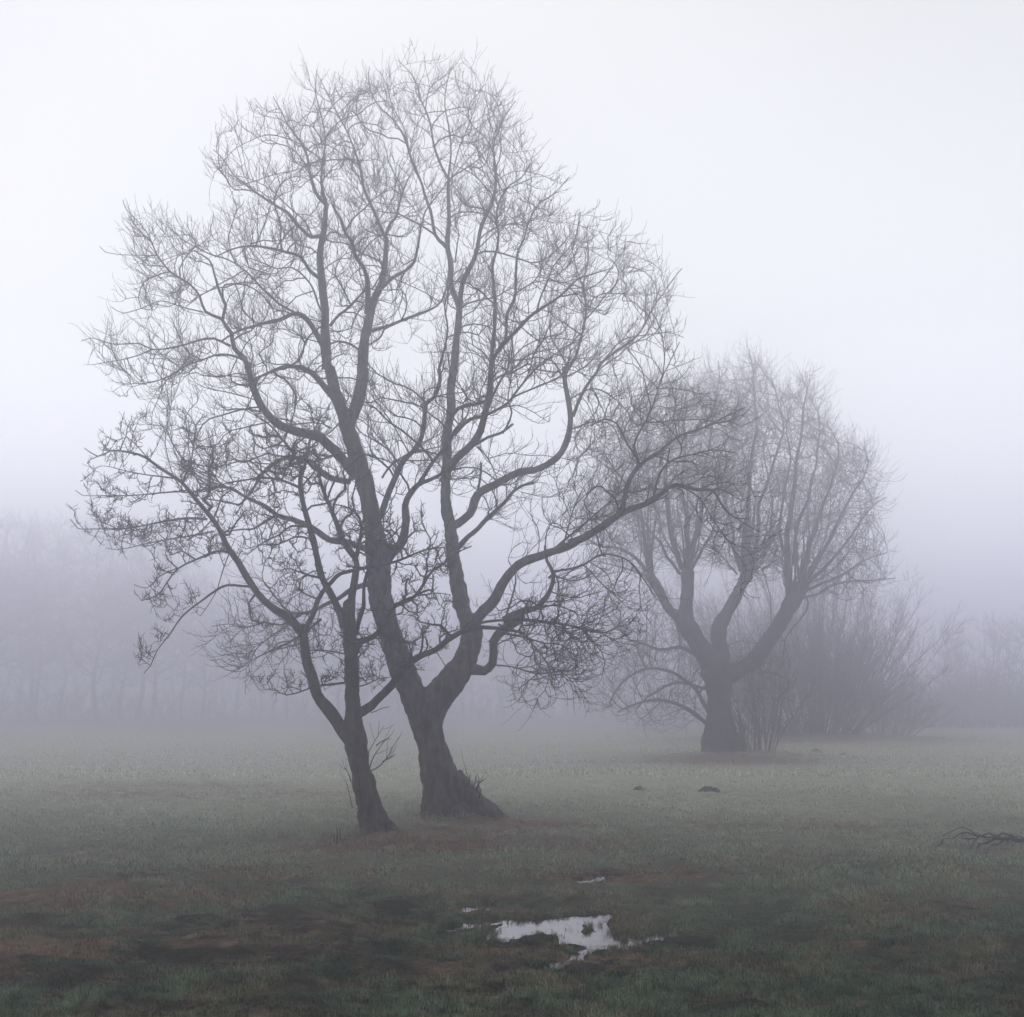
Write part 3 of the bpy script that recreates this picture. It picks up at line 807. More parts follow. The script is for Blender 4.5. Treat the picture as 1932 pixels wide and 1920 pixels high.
# right stem
LA(Z4, [(1176,520),(1180,420),(1193,260),(1200,120),(1213,0)], 58, 48, .2, 1)
LA(Z2, [(978,1925),(985,1800),(1000,1650),(1010,1540)], 48, 36, .2, .5)
LA(Z2, [(1008,1560),(972,1450),(966,1300),(942,1200),(944,1000),(946,860),(945,800)], 36, 19, .5)
LA(Z2, [(1012,1560),(1030,1430),(1070,1330),(1110,1220),(1150,1080),(1190,980),(1218,880),(1215,750),(1210,620),(1250,510),(1290,430),(1340,350)], 34, 4, -1.2)
LA(Z2, [(945,1215),(865,1135),(842,1000),(800,860),(745,740),(690,570),(620,460),(530,370),(480,250),(480,150)], 22, 4, -1.2)
LA(Z2, [(865,1135),(780,1085),(690,1030),(640,1010),(540,1000),(450,960)], 13, 5, -1.2)
LA(Z2, [(942,1170),(880,1100),(790,1040),(700,930),(630,870)], 10, 4, 1.2)
LA(Z2, [(945,810),(900,720),(862,620),(835,480),(780,340),(740,210),(650,110)], 16, 4, -.8)
LA(Z2, [(948,790),(968,640),(942,480),(930,300),(960,180),(1000,130)], 13, 4, .7)
LA(Z2, [(965,800),(1050,750),(1120,700),(1200,600),(1230,540)], 11, 4, .9)
LA(Z2, [(975,760),(1020,600),(1070,480),(1105,390),(1145,270)], 9, 4, -.8)
LA(Z2, [(710,620),(690,520),(640,420),(600,320),(580,220)], 8, 4, -.8)
LA(Z2, [(1185,1000),(1215,900),(1320,860),(1440,800),(1500,720)], 9, 4, 1.4)
LA(Z2, [(1110,1230),(1180,1160),(1280,1090),(1400,1060),(1520,1020)], 10, 4, -1.8)
LA(Z2, [(985,1300),(1000,1200),(1015,1140)], 10, 8, -.3)
# curved right branch with the light gap above it
LA(Z4, [(1195,930),(1250,905),(1312,850),(1350,745),(1470,680),(1610,600),(1700,590),(1820,520),(1880,420),(1902,300),(1890,200),(1870,100),(1875,0)], 52, 28, 1.6, .85)
LA(Z4, [(1350,745),(1372,650),(1380,560)], 16, 13, -.3, 1)
LA(Z5, [(150,610),(220,480),(250,300),(240,180),(262,50),(250,-60)], 16, 5, .8)
LA(Z5, [(190,800),(225,700),(305,590),(325,550),(400,490),(500,410),(560,300),(620,210),(700,110)], 18, 4, 1.2)
LA(Z5, [(320,555),(420,450),(540,420),(640,410),(710,430)], 8, 4, .8)
LA(Z5, [(185,860),(270,830),(350,830),(390,870),(420,960)], 9, 4, -.8)
LA(Z5, [(175,720),(270,670),(350,690),(430,760),(490,860)], 9, 4, .8)
# upper right, from the left member of the right stem
LA(Z4, [(1180,600),(1240,520),(1310,450),(1370,370),(1410,230),(1432,130),(1440,0)], 50, 34, -1.0, .7)
LA(Z2, [(1200,1925),(1200,1800),(1220,1600),(1215,1430),(1208,1330),(1240,1170),(1225,1000),(1290,860),(1380,800),(1440,700)], 28, 5, .8)
LA(Z2, [(1210,1860),(1280,1765),(1370,1680),(1450,1605),(1600,1500),(1700,1400),(1800,1360),(1910,1330)], 28, 5, -2.0)
LA(Z2, [(1285,1760),(1282,1610),(1340,1480),(1345,1260),(1380,1170),(1412,1060),(1470,960),(1560,900),(1650,800)], 22, 5, 1.2)
LA(Z2, [(1215,1400),(1190,1330),(1140,1260)], 7, 4, -.6)
LA(Z2, [(1460,1600),(1500,1480),(1560,1340),(1640,1240),(1700,1130),(1720,1000)], 12, 4, 1.5)
LA(Z2, [(1600,1500),(1740,1470),(1850,1400),(1950,1260),(2020,1180)], 9, 4, -1.0)
LA(Z2, [(1345,1480),(1450,1400),(1500,1330),(1560,1250)], 10, 4, 1.2)
LA(Z4, [(1200,300),(1250,240),(1380,200),(1440,170),(1500,60),(1530,0),(1540,-100)], 27, 10, -1.4)
LA(Z4, [(1220,390),(1310,300),(1420,270),(1540,200),(1600,120),(1645,60),(1700,0),(1800,-60)], 25, 7, 1.6)
LA(Z4, [(1330,455),(1420,410),(1500,382),(1565,332)], 20, 13, 1.0, 1)
LA(Z4, [(1505,380),(1530,340),(1555,260),(1530,190),(1545,80),(1560,0)], 14, 7, .5)
LA(Z4, [(1230,1070),(1330,960),(1410,870),(1500,800),(1580,710),(1672,662)], 32, 14, -1.0, .3)
LA(Z4, [(1360,460),(1420,530),(1450,590),(1470,650)], 10, 5, 1.0)
# long right limb
LA(Z4, [(1310,1560),(1345,1480),(1395,1415),(1450,1370),(1520,1240),(1600,1160),(1700,1110),(1800,1070),(1920,1015)], 70, 42, -1.4, .5)
LA(Z5, [(170,1400),(260,1360),(400,1270),(530,1210),(600,1160),(680,1120),(760,1140),(850,1150),(900,1230),(950,1280),(1010,1285)], 40, 6, -1.8)
LA(Z5, [(395,1275),(420,1230),(440,1130),(500,1030),(600,960),(680,890),(800,850),(900,800),(1000,760)], 26, 5, -1.0)
LA(Z5, [(500,1030),(478,940),(530,830),(570,740),(600,640),(640,560),(690,450)], 14, 4, .8)
LA(Z5, [(565,1190),(590,1080),(650,1010),(750,980),(850,960),(960,975)], 14, 4, -1.4)
LA(Z5, [(440,1120),(380,1040),(330,960)], 6, 4, .6)
LA(Z5, [(140,1415),(180,1280),(225,1160)], 9, 5, .6)
LA(Z5, [(60,1460),(200,1340),(330,1230),(420,1150)], 14, 5, 1.0)
LA(Z5, [(680,1120),(780,1180),(850,1290),(900,1370),(930,1400)], 8, 4, -.8)
# hooked low limb
A.trace(Z6, [(1215,360),(1265,372),(1325,374),(1378,325),(1388,255),(1385,180),(1430,110),(1510,60),(1580,20)], [110,78,66,58,56,58,60,58,54], dz=-.6, open_=False)
LA(Z4, [(1510,1475),(1620,1425),(1720,1390),(1785,1300),(1795,1200),(1760,1130),(1750,1040)], 44, 14, -.8, .2)
LA(Z5, [(75,1560),(110,1530),(180,1520),(240,1500),(330,1450),(420,1462),(480,1500),(530,1570),(580,1650)], 13, 5, -1.2)
LA(Z4, [(1530,1460),(1700,1480),(1850,1500),(2000,1530),(2150,1560)], 22, 6, -1.4)
LA(Z4, [(1480,1500),(1620,1560),(1700,1640),(1780,1760),(1800,1850)], 14, 5, -1.2)
LA(Z4, [(1470,1740),(1560,1750),(1700,1790),(1850,1780)], 12, 5, 1.0)
LA(Z4, [(1530,1440),(1560,1330),(1580,1230),(1540,1130)], 14, 6, 1.0)

polyA = [(150,650),(190,600),(205,560),(240,540),(200,475),(225,400),(275,370),(350,400),(410,410),(365,330),(400,250),(455,200),(480,160),(540,160),(600,125),(640,150),(690,145),(750,110),(800,122),(870,118),(920,155),(990,195),(1000,260),(1030,300),(1085,320),(1085,400),(1150,425),(1200,445),(1285,500),(1290,570),(1318,600),(1280,660),(1310,700),(1350,735),(1410,720),(1445,760),(1420,850),(1440,900),(1400,1000),(1330,960),(1240,980),(1150,1060),(1050,1060),(960,1060),(880,1000),(760,930),(640,930),(560,960),(440,950),(330,960),(280,860),(215,765),(165,715)]
gapsA = [([(930,790),(960,740),(1060,740),(1075,800),(1050,860),(1000,875),(940,900),(915,870)], .93),
         ([(690,620),(830,600),(830,720),(730,760),(700,720)], .5),
         ([(785,410),(850,390),(850,560),(800,590)], .6),
         ([(880,420),(910,400),(890,560),(865,540)], .6),
         ([(730,780),(800,800),(830,900),(740,900)], .35),
         ([(935,1000),(1060,930),(1100,960),(1000,1050)], .4)]
gA = np.random.default_rng(5)
densA = lambda q: np.clip(.62 + 1.1 * fbm(q[:, 0] / 70, q[:, 1] / 70, 71, 3), .08, 1)
att = crown_points(4200, polyA, YA, 4.6, gA, gapsA, densA, inset=34)
lowA = [([(400,1215),(440,1130),(490,1075),(560,1060),(640,1120),(640,1200),(600,1250),(560,1270),(440,1290)], 260, 29.2, 1.4),
        ([(905,1150),(980,1090),(1060,1060),(1150,1080),(1220,1140),(1200,1210),(1130,1230),(1110,1310),(1040,1340),(960,1310),(910,1260)], 300, 26.6, 1.8),
        ([(1240,940),(1400,900),(1440,960),(1440,1080),(1380,1110),(1320,1010)], 90, 25.5, 1.0)]
for pl, n_, yc, dp_ in lowA: att = np.concatenate([att, crown_points(n_, pl, yc, dp_, gA)])
cenA = P(760, 1050, YA)
att = near_limbs(A, att, 1.5, gA)
A.grow(att, .20, 2.2, .34, iters=70, trop=(0, 0, .12), jit=.20, inert=1.0, out=.35, cen=cenA)
liveA = len(A.P)
att = crown_points(14000, polyA, YA, 4.8, gA, gapsA, densA, edge=.3, inset=30)
for pl, n_, yc, dp_ in lowA: att = np.concatenate([att, crown_points(n_ * 4, pl, yc, dp_, gA)])
att = near_limbs(A, att, .62, gA, .02)
A.grow(att, .12, 1.0, .17, iters=60, trop=(0, 0, .22), jit=.24, inert=.9, out=.35, cen=cenA)
A.sprays(9500, .44, 6, .20, .11, curlf=.07, out=.55, cen=cenA)
A.sprays(23000, .17, 3, .30, .15, out=.35, cen=cenA)
A.radii(.0035, 2.6)
rootA = empty('twin_stemmed_tree', (TB['A'][0], TB['A'][1], 0))
tag(rootA, 'tallest bare tree, two leaning stems forking from one thick flared trunk', 'tree')
A.build_limbs(M_bark, rootA, M_bark, voxel=.028)
A.build_crown('crown', M_twig, rootA)

# ------------------------------------------------------------------ slimmer front tree
B = Tree(202)
YB = 25.0
B.trace(Z6, [(625,1530),(600,1450),(565,1350),(522,1150),(482,1000),(457,850),(447,740),(447,650),(437,550),(436,400),(427,250),(420,100),(412,0),(418,-80)], [270,215,175,150,140,145,128,112,102,96,90,96,88,80], Y0=YB, **T_)
B.trace(Z6, [(560,1330),(640,1400),(720,1450),(790,1500)], [110,90,60,25], dz=-.3, **T_)
B.trace(Z6, [(560,1330),(540,1430),(520,1500)], [110,90,60], dz=-.4, **T_)
def LB(z, pts, w0, w1, dz=0.0, so=.2, **k): B.trace(z, pts, (w0, w1), dz=dz, start_open=so, **k)
LB(Z6, [(430,850),(380,790),(330,720),(260,630),(200,550),(170,420),(128,280),(110,180),(110,90)], 92, 56, .3, .5)
LB(Z3, [(1540,1570),(1500,1510),(1430,1440),(1340,1380),(1240,1270),(1150,1130),(1080,1020),(1000,880),(900,770),(830,680),(790,640),(700,580),(620,520),(520,490),(400,480),(330,515),(260,465)], 50, 6, -1.4)
LB(Z4, [(340,1560),(370,1480),(400,1420),(450,1310),(500,1250),(550,1200),(650,1170),(830,1140),(960,1100),(1060,1060),(1160,1045)], 34, 9, -1.6)
LB(Z4, [(610,1570),(575,1500),(500,1350),(440,1240),(410,1120),(390,980),(360,850),(337,720),(327,630),(340,580)], 50, 26, -.8)
LB(Z4, [(335,620),(285,500),(200,390),(130,320),(40,270),(-30,240)], 20, 5, -.8)
LB(Z4, [(345,590),(360,480),(380,400),(420,330),(440,250)], 18, 5, .4)
LB(Z4, [(612,1550),(625,1350),(635,1200),(640,1120),(570,1010),(500,860),(460,740),(430,640),(422,560),(400,480)], 52, 12, -.3)
LB(Z4, [(640,1130),(668,1030),(682,930),(640,840),(560,800),(500,790)], 28, 6, .5)
LB(Z4, [(640,1560),(668,1470),(690,1400),(690,1290),(720,1180),(760,1080),(800,960)], 32, 8, -.8)
LB(Z6, [(460,680),(510,645),(570,605),(640,540),(700,480),(790,360),(880,290),(1000,240),(1060,190),(1160,130),(1300,95),(1450,100),(1600,130)], 62, 18, -1.6, .3)
LB(Z4, [(1240,1550),(1400,1490),(1540,1470),(1700,1480),(1800,1500),(1900,1560),(1960,1650)], 18, 6, -.8)
LB(Z4, [(1500,1550),(1620,1570),(1740,1610),(1860,1620),(1920,1700)], 13, 5, -.6)
LB(Z4, [(620,1640),(680,1600),(780,1540),(870,1400),(960,1360),(1040,1270),(1100,1180),(1160,1140),(1230,1080),(1320,1040)], 34, 8, -1.2)
LB(Z4, [(625,1680),(700,1600),(760,1580)], 22, 10, -.9)
LB(Z4, [(870,1390),(960,1340),(1100,1320),(1200,1330)], 10, 5, -.6)
LB(Z3, [(1240,1280),(1100,1276),(1030,1300),(920,1380),(830,1460),(760,1560),(690,1650),(650,1740),(608,1786)], 16, 5, -.9)
LB(Z3, [(1100,1090),(1070,1180),(1040,1280),(990,1370),(930,1450)], 8, 4, -.5)
LB(Z3, [(1095,1078),(1010,1070),(900,1120),(800,1175),(740,1250),(680,1330),(590,1360)], 15, 5, -.9)
LB(Z3, [(800,1170),(700,1220),(620,1290),(545,1270)], 8, 4, .5)
LB(Z3, [(975,885),(860,875),(700,900),(500,935),(300,942),(210,935),(165,880)], 15, 5, -.9)
LB(Z3, [(1015,955),(900,975),(700,1010),(560,1040),(460,1065),(380,1055)], 11, 4, .7)
LB(Z3, [(840,720),(700,735),(500,748),(350,748),(240,745),(200,715)], 12, 4, -1.0)
LB(Z3, [(795,645),(650,630),(500,600),(400,575),(365,570)], 11, 4, .8)
LB(Z3, [(830,660),(860,590),(882,520),(890,430),(900,330),(870,270)], 13, 5, -.6)
LB(Z3, [(620,520),(560,450),(500,400),(440,420),(370,400)], 8, 4, .6)
LB(Z3, [(1000,890),(930,960),(860,1000)], 9, 4, -.8)
LB(Z4, [(330,705),(200,655),(100,645),(0,655),(-110,670),(-200,720)], 18, 6, -1.3)
LB(Z4, [(375,930),(270,925),(200,980),(100,1030),(10,1090)], 15, 5, -1.0)
LB(Z4, [(395,1000),(290,990),(190,1030),(90,1040),(0,1060)], 12, 5, .8)
LB(Z4, [(440,1230),(340,1200),(260,1170),(200,1180)], 13, 5, -.8)
LB(Z4, [(470,1200),(400,1190),(310,1240),(290,1270)], 10, 5, -.4)
LB(Z6, [(395,460),(300,475),(200,490),(100,520),(0,540),(-70,510),(-150,500)], 16, 5, -.8)
LB(Z6, [(400,270),(330,255),(240,240),(150,240)], 13, 5, -.5)
LB(Z6, [(120,250),(190,240),(290,260),(360,300)], 8, 5, -.3)
LB(Z6, [(460,490),(540,470),(620,435),(690,420)], 11, 5, -.5)
LB(Z6, [(540,620),(570,660),(640,630),(690,620)], 8, 4, -.3)
LB(Z6, [(430,180),(520,160),(600,120),(650,30)], 15, 6, .5)
LB(Z6, [(1000,250),(1040,310),(1075,370),(1060,430),(1020,460)], 8, 4, -.3)
LB(Z6, [(820,310),(880,370),(930,375)], 6, 4, -.3)
polyB = [(140,930),(165,900),(200,890),(185,830),(230,790),(300,770),(330,740),(390,780),(440,810),(480,740),(560,760),(640,790),(700,840),(720,900),(680,960),(800,980),(880,1010),(850,1090),(760,1120),(700,1100),(560,1130),(500,1090),(400,1060),(330,1060),(260,1040),(190,1035),(135,990),(180,950)]
polyB2 = [(255,1230),(290,1180),(250,1120),(280,1080),(400,1040),(430,1080),(420,1110),(390,1150),(340,1170),(320,1210),(280,1270)]
polyB3 = [(470,1300),(530,1260),(640,1260),(700,1230),(720,1290),(640,1310),(560,1310)]
polyB4 = [(960,1140),(1080,1100),(1180,1140),(1225,1200),(1180,1215),(1130,1240),(1060,1300),(1000,1240)]
polyB5 = [(480,1180),(560,1150),(640,1160),(760,1120),(860,1130),(900,1170),(800,1260),(700,1300),(580,1260)]
polyB6 = [(700,900),(860,940),(860,1060),(740,1080)]
gB = np.random.default_rng(6)
densB = lambda q: np.clip(.6 + 1.2 * fbm(q[:, 0] / 60, q[:, 1] / 60, 81, 3), .1, 1)
zonesB = [(polyB, 1250, 24.4, 2.3), (polyB2, 110, 23.9, .8), (polyB3, 110, 24.4, .8), (polyB4, 200, 23.2, 1.2), (polyB5, 330, 24.4, 1.2), (polyB6, 90, 24.2, .8)]
att = np.concatenate([crown_points(int(n_ * 1.2), pl, yc, dp_, gB, (), densB) for pl, n_, yc, dp_ in zonesB])
cenB = P(680, 1250, YB)
att = near_limbs(B, att, .8, gB)
B.grow(att, .15, 1.5, .24, iters=60, trop=(0, 0, .08), jit=.38, inert=.6, out=.3, cen=cenB)
att = np.concatenate([crown_points(n_ * 6, pl, yc, dp_, gB, (), densB, edge=.3) for pl, n_, yc, dp_ in zonesB])
att = near_limbs(B, att, .30, gB, .02)
B.grow(att, .085, .6, .12, iters=45, trop=(0, 0, .14), jit=.46, inert=.5, out=.3, cen=cenB)
B.sprays(9000, .15, 4, .38, .40)
B.radii(.0044, 2.4)
rootB = empty('slender_tree', (TB['B'][0], TB['B'][1], 0))
tag(rootB, 'slimmer gnarled tree with low spreading branches, left of the thick forked trunk', 'tree')
B.build_limbs(M_bark_front, rootB, M_bark_front, voxel=.03)
B.build_crown('crown', M_twig_front, rootB)

# shoots on the two trunks
def shoots(tree_root, zone, lists, Y, r0, mat, seed, side=3):
    """each shoot a mesh of its own, with side twigs"""
    g = np.random.default_rng(seed); ox, oy, s = zone
    for pts in lists:
        q = P([ox + s * a for a, b in pts], [oy + s * b for a, b in pts], Y + np.linspace(0, g.uniform(-.3, .3), len(pts)))
        c = catmull(np.c_[q, np.linspace(r0, .004, len(q))], .06)
        cp, cr_ = [c[:, :3]], [c[:, 3]]
        for k in range(side):
            i = int(g.integers(len(c) // 3, len(c) - 1)); d = c[min(i + 1, len(c) - 1), :3] - c[i - 1, :3]; d /= np.linalg.norm(d) + 1e-9
            d = d + g.normal(0, .5, 3); L_ = g.uniform(.1, .3)
            e = c[i, :3] + np.array([0, .25, .6, 1])[:, None] * d * L_ + np.array([0, 0, .2, .8])[:, None] * np.array([0, 0, .08])
            cp.append(e); cr_.append(np.linspace(c[i, 3] * .6, .003, 4))
        V, q_, t_ = tubes(cp, cr_, 5, seed=seed)
        link_mesh('shoot', V, [q_, t_], mat, tree_root)
shoots(rootB, Z6, [[(520,975),(545,930),(590,850),(650,750)], [(550,1050),(580,960),(640,870),(690,820)], [(552,1055),(620,1020),(680,950),(710,890),(755,820)],
                   [(640,990),(690,960),(730,940)], [(600,880),(640,850),(690,830)], [(430,1120),(410,1060),(385,1030)], [(440,1300),(425,1230),(405,1140)]], 24.95, .012, M_twig_front, 21)
shoots(rootA, Z6, [[(1215,1160),(1222,1120),(1228,1070)], [(1250,1170),(1262,1120),(1270,1080)], [(1265,1180),(1290,1130),(1330,1100)], [(1275,1190),(1285,1140),(1290,1120)],
                   [(1290,1230),(1297,1190),(1300,1165)], [(1245,1165),(1243,1130),(1240,1110)]], 27.3, .022, M_twig, 22, 1)
shoots(rootA, Z6, [[(905,1390),(908,1300),(915,1200),(918,1130)], [(925,1400),(922,1300),(935,1220)], [(950,1400),(960,1330),(990,1260)]], 27.05, .018, M_twig, 23, 1)
# ------------------------------------------------------------------ pollarded tree behind, right
C = Tree(303)
YC = 56.0
TC = dict(part='trunk', open_=False, wig=.3, step=.16)
C.trace(ZR, [(160,1230),(150,1160),(140,1080),(138,1000),(132,850),(128,740),(110,680)], [300,250,215,160,138,170,190], Y0=YC, **TC)
C.trace(ZR, [(220,1240),(190,1130),(150,1050)], [140,150,120], Y0=YC - .3, **TC)
C.trace(Z5, [(865,1990),(800,1900),(755,1830),(720,1770),(720,1690),(727,1610),(727,1530)], [110,95,92,84,68,60,66], dz=-1.0, **TC)
C.trace(Z5, [(725,1800),(690,1750),(640,1705),(605,1640),(575,1590),(545,1545)], [60,52,46,46,50,52], dz=-1.0, **TC)
C.trace(ZR, [(130,760),(145,600),(128,500),(138,430),(170,370),(230,260),(270,180),(300,130)], [110,95,90,95,80,68,66,80], dz=1.0, **TC)
C.trace(ZR, [(130,770),(210,710),(330,640),(420,520),(500,400),(555,300),(600,230),(630,180)], [120,110,100,92,92,98,92,86], dz=-.8, **TC)
def LC(pts, w0, w1, dz=0.0, so=.12, z=Z5, **k): C.trace(z, pts, (w0, w1), dz=dz, start_open=so, step=.28, wig=1.4, **k)
LC([(545,1540),(525,1400),(515,1250),(480,1120),(470,980),(500,860)], 20, 4, -1)
LC([(550,1540),(480,1460),(400,1420),(300,1400),(200,1330),(130,1250)], 18, 4, -1.5)
LC([(560,1550),(560,1400),(580,1250),(560,1100),(600,960)], 16, 4, 1)
LC([(545,1560),(470,1520),(380,1500),(280,1480)], 12, 4, 1)
LC([(700,1520),(660,1390),(630,1230),(620,1080),(640,930),(600,800)], 24, 4, -1)
LC([(720,1510),(730,1380),(715,1250),(700,1120),(720,950),(700,780),(720,640)], 26, 4, .5)
LC([(735,1510),(755,1400),(790,1270),(792,1100),(830,950),(850,760),(880,620),(870,540)], 26, 4, -.5)
LC([(745,1520),(800,1420),(850,1330),(860,1200),(900,1080),(910,930)], 16, 4, 1.5)
LC([(690,1540),(620,1430),(560,1340),(500,1270),(400,1200),(330,1080)], 16, 4, 1.5)
LC([(980,1530),(945,1420),(930,1300),(900,1180),(880,1050),(900,900)], 20, 4, -1)
LC([(1005,1520),(985,1400),(1010,1220),(1020,1050),(1050,850),(1040,700),(1030,570),(1020,490)], 26, 4, .5)
LC([(1035,1510),(1055,1350),(1065,1200),(1130,1020),(1180,860),(1150,740),(1120,620)], 24, 4, -.6)
LC([(1020,1520),(1100,1400),(1120,1250),(1110,1100),(1080,950),(1110,830)], 14, 4, 1.5)
LC([(960,1540),(900,1470),(860,1420),(820,1380)], 10, 4, -1)
LC([(1205,1640),(1190,1480),(1200,1320),(1220,1160),(1250,960),(1270,780),(1280,700),(1305,620)], 36, 4, .5)
LC([(1195,1500),(1160,1350),(1180,1180),(1210,1000),(1190,860),(1210,760)], 16, 4, -1.2)
LC([(1250,1600),(1290,1450),(1330,1310),(1370,1190),(1420,1060),(1430,930),(1380,830)], 28, 4, -.6)
LC([(1270,1590),(1340,1470),(1420,1330),(1480,1200),(1540,1100),(1570,1020),(1550,940)], 24, 4, .8)
LC([(1280,1590),(1400,1480),(1500,1360),(1560,1260),(1620,1200),(1655,1180)], 20, 4, -.8)
LC([(1280,1620),(1400,1570),(1520,1500),(1600,1460),(1660,1440)], 16, 4, .8)
LC([(1230,1660),(1320,1640),(1450,1580),(1600,1570),(1700,1560)], 14, 4, -1.0)
LC([(1225,1500),(1240,1330),(1290,1180),(1330,1000),(1350,850),(1340,760)], 20, 4, 1.0)
# low drooping branches left of its trunk (layout units)
LC([(1335,1368),(1300,1340),(1250,1322),(1200,1328),(1165,1345)], 9, 3, -1.5, z=OV)
LC([(1340,1350),(1310,1300),(1270,1270),(1220,1262),(1170,1290),(1150,1330)], 8, 3, 1.5, z=OV)
LC([(1320,1240),(1280,1220),(1240,1225),(1180,1200),(1140,1150)], 8, 3, -1.5, z=OV)
LC([(1330,1300),(1280,1290),(1230,1310),(1200,1340)], 6, 3, 1.5, z=OV)
gK = np.random.default_rng(12)
for kx, ky, n_, lean in [(548,1545,9,-.5),(727,1520,12,0),(1000,1535,14,.1),(1040,1520,8,.3),(1215,1640,10,-.1),(1260,1590,12,.5)]:
    for j in range(n_):
        a_ = lean * .5 + gK.normal(0, .38); L_ = gK.uniform(170, 560)
        x0 = kx + gK.normal(0, 9); y0 = ky + gK.normal(0, 8)
        pts = [(x0, y0)] + [(x0 + L_ * f * math.sin(a_ * (1 - .5 * f)) + gK.normal(0, 8), y0 - L_ * f * math.cos(a_ * (1 - .5 * f))) for f in (.2, .45, .7, 1.0)]
        LC(pts, gK.uniform(6, 11), 3, gK.uniform(-2, 2), part='shoot')
polyC = [(1080,980),(1120,880),(1170,800),(1230,740),(1300,720),(1350,700),(1385,720),(1415,665),(1450,700),(1480,770),(1525,700),(1560,790),(1590,840),(1635,850),(1660,930),(1650,1000),(1670,1000),(1660,1090),(1690,1100),(1600,1140),(1520,1110),(1450,1090),(1400,1080),(1300,1070),(1200,1100),(1120,1090)]
gC = np.random.default_rng(8)
densC = lambda q: np.clip(.65 + .5 * fbm(q[:, 0] / 60, q[:, 1] / 90, 91, 3), .15, 1)
zC = [(polyC, 1700, YC, 4.5), ([(1120,1340),(1150,1240),(1120,1150),(1200,1120),(1280,1140),(1330,1250),(1330,1360),(1240,1380)], 160, YC, 2.5),
      ([(1380,1220),(1500,1180),(1500,1330),(1400,1330)], 60, YC + 1.5, 2)]
att = np.concatenate([crown_points(n_, pl, yc, dp_, gC, (), densC) for pl, n_, yc, dp_ in zC])
C.grow(att, .32, 3.5, .5, iters=60, trop=(0, 0, .28), jit=.2, inert=.9, cone=-.1)
att = np.concatenate([crown_points(n_ * 5, pl, yc, dp_, gC, (), densC, edge=.3) for pl, n_, yc, dp_ in zC])
C.grow(att, .22, 1.8, .28, iters=45, trop=(0, 0, .32), jit=.24, inert=.8, cone=-.1)
C.sprays(11000, .85, 5, .30, .12, curlf=.08)
C.sprays(15000, .40, 3, .3, .18)
C.radii(.0050, 2.55)
rootC = empty('pollarded_tree', (TB['C'][0], TB['C'][1], 0))
tag(rootC, 'pollarded tree with knobbly limbs and upright shoots, fading in fog behind the tallest tree', 'tree')
C.build_limbs(M_bark_far, rootC, M_bark_far, voxel=.06)
C.build_crown('crown', M_twig_far, rootC)

# ------------------------------------------------------------------ many-stemmed shrubs
def shoot_bush(name, label, cat, cx_, cy_, n, rx, H, spread, seed, mat, r0=.03, twigs=7, tipr=.006, z0=None, group=None, asym=0.0, tall=None):
    g = np.random.default_rng(seed)
    root = empty(name, (cx_, cy_, 0)); z0 = height(cx_, cy_) if z0 is None else z0
    sp, sr, tp, tr_ = [], [], [], []
    for i in range(n):
        a = g.random() * 2 * math.pi; rr = math.sqrt(g.random())
        b0 = np.array([cx_ + math.cos(a) * rx * rr, cy_ + math.sin(a) * rx * rr * .7, z0 - .1])
        lean = spread * rr * g.uniform(.6, 1.15)
        d = np.array([math.cos(a) * math.sin(lean) + asym * g.random(), math.sin(a) * math.sin(lean), math.cos(lean)])
        L_ = H * g.uniform(.6, 1.0) * (1.0 - .18 * rr)
        if tall: L_ *= tall(math.cos(a) * rr)
        m = 12; p = [b0]; ph = g.random(4) * 50
        for k in range(m):
            d = d + np.array([0.5 * (vnoise(np.array([ph[0] + k * .7]), np.array([0.]), 3)[0]) * .25, .12 * g.normal(), .045 if lean < .9 else .02]) * .6
            d /= np.linalg.norm(d); p.append(p[-1] + d * L_ / m)
        p = np.array(p); r = np.linspace(r0 * g.uniform(.5, 1.1), tipr, m + 1)
        sp.append(p); sr.append(r)
        for k in range(twigs * 2):
            j = int(g.integers(3, m)); dd = p[j + 1] - p[j]; dd /= np.linalg.norm(dd)
            e = dd + g.normal(0, .38, 3) + np.array([0, 0, .15]); e /= np.linalg.norm(e)
            l2 = L_ * g.uniform(.10, .30) * (1.2 - j / m * .6)
            q = [p[j]]
            for kk in range(5):
                e = e + g.normal(0, .16, 3) + np.array([0, 0, .06]); e /= np.linalg.norm(e); q.append(q[-1] + e * l2 / 5)
            q = np.array(q); tp.append(q); tr_.append(np.linspace(min(r[j] * .6, .018), tipr * .8, 6))
            for w_ in range(3):
                jj = int(g.integers(1, 5)); e2 = e + g.normal(0, .5, 3); e2 /= np.linalg.norm(e2)
                l3 = l2 * g.uniform(.3, .6)
                tp.append(np.array([q[jj], q[jj] + e2 * l3 * .5, q[jj] + (e2 + np.array([0, 0, .2])) * l3])); tr_.append(np.array([tipr, tipr * .9, tipr * .7]))
    V, q_, t_ = tubes(sp, sr, 6, seed=seed); link_mesh('stems', V, [q_, t_], mat, root)
    V, q_, t_ = tubes(tp, tr_, 3, seed=seed); link_mesh('twigs', V, [q_, t_], mat, root)
    tag(root, label, cat, group)
    return root
def asym_d(c): return 1.12 - .22 * c
shoot_bush('coppiced_shrub', 'broad dome of many thin stems fanning from the ground right of the pollarded tree', 'shrub', TB['D'][0] - .5, TB['D'][1], 120, 2.3, 10.6, .98, 41, M_twig_far, .045, 12, .0065, tall=asym_d)
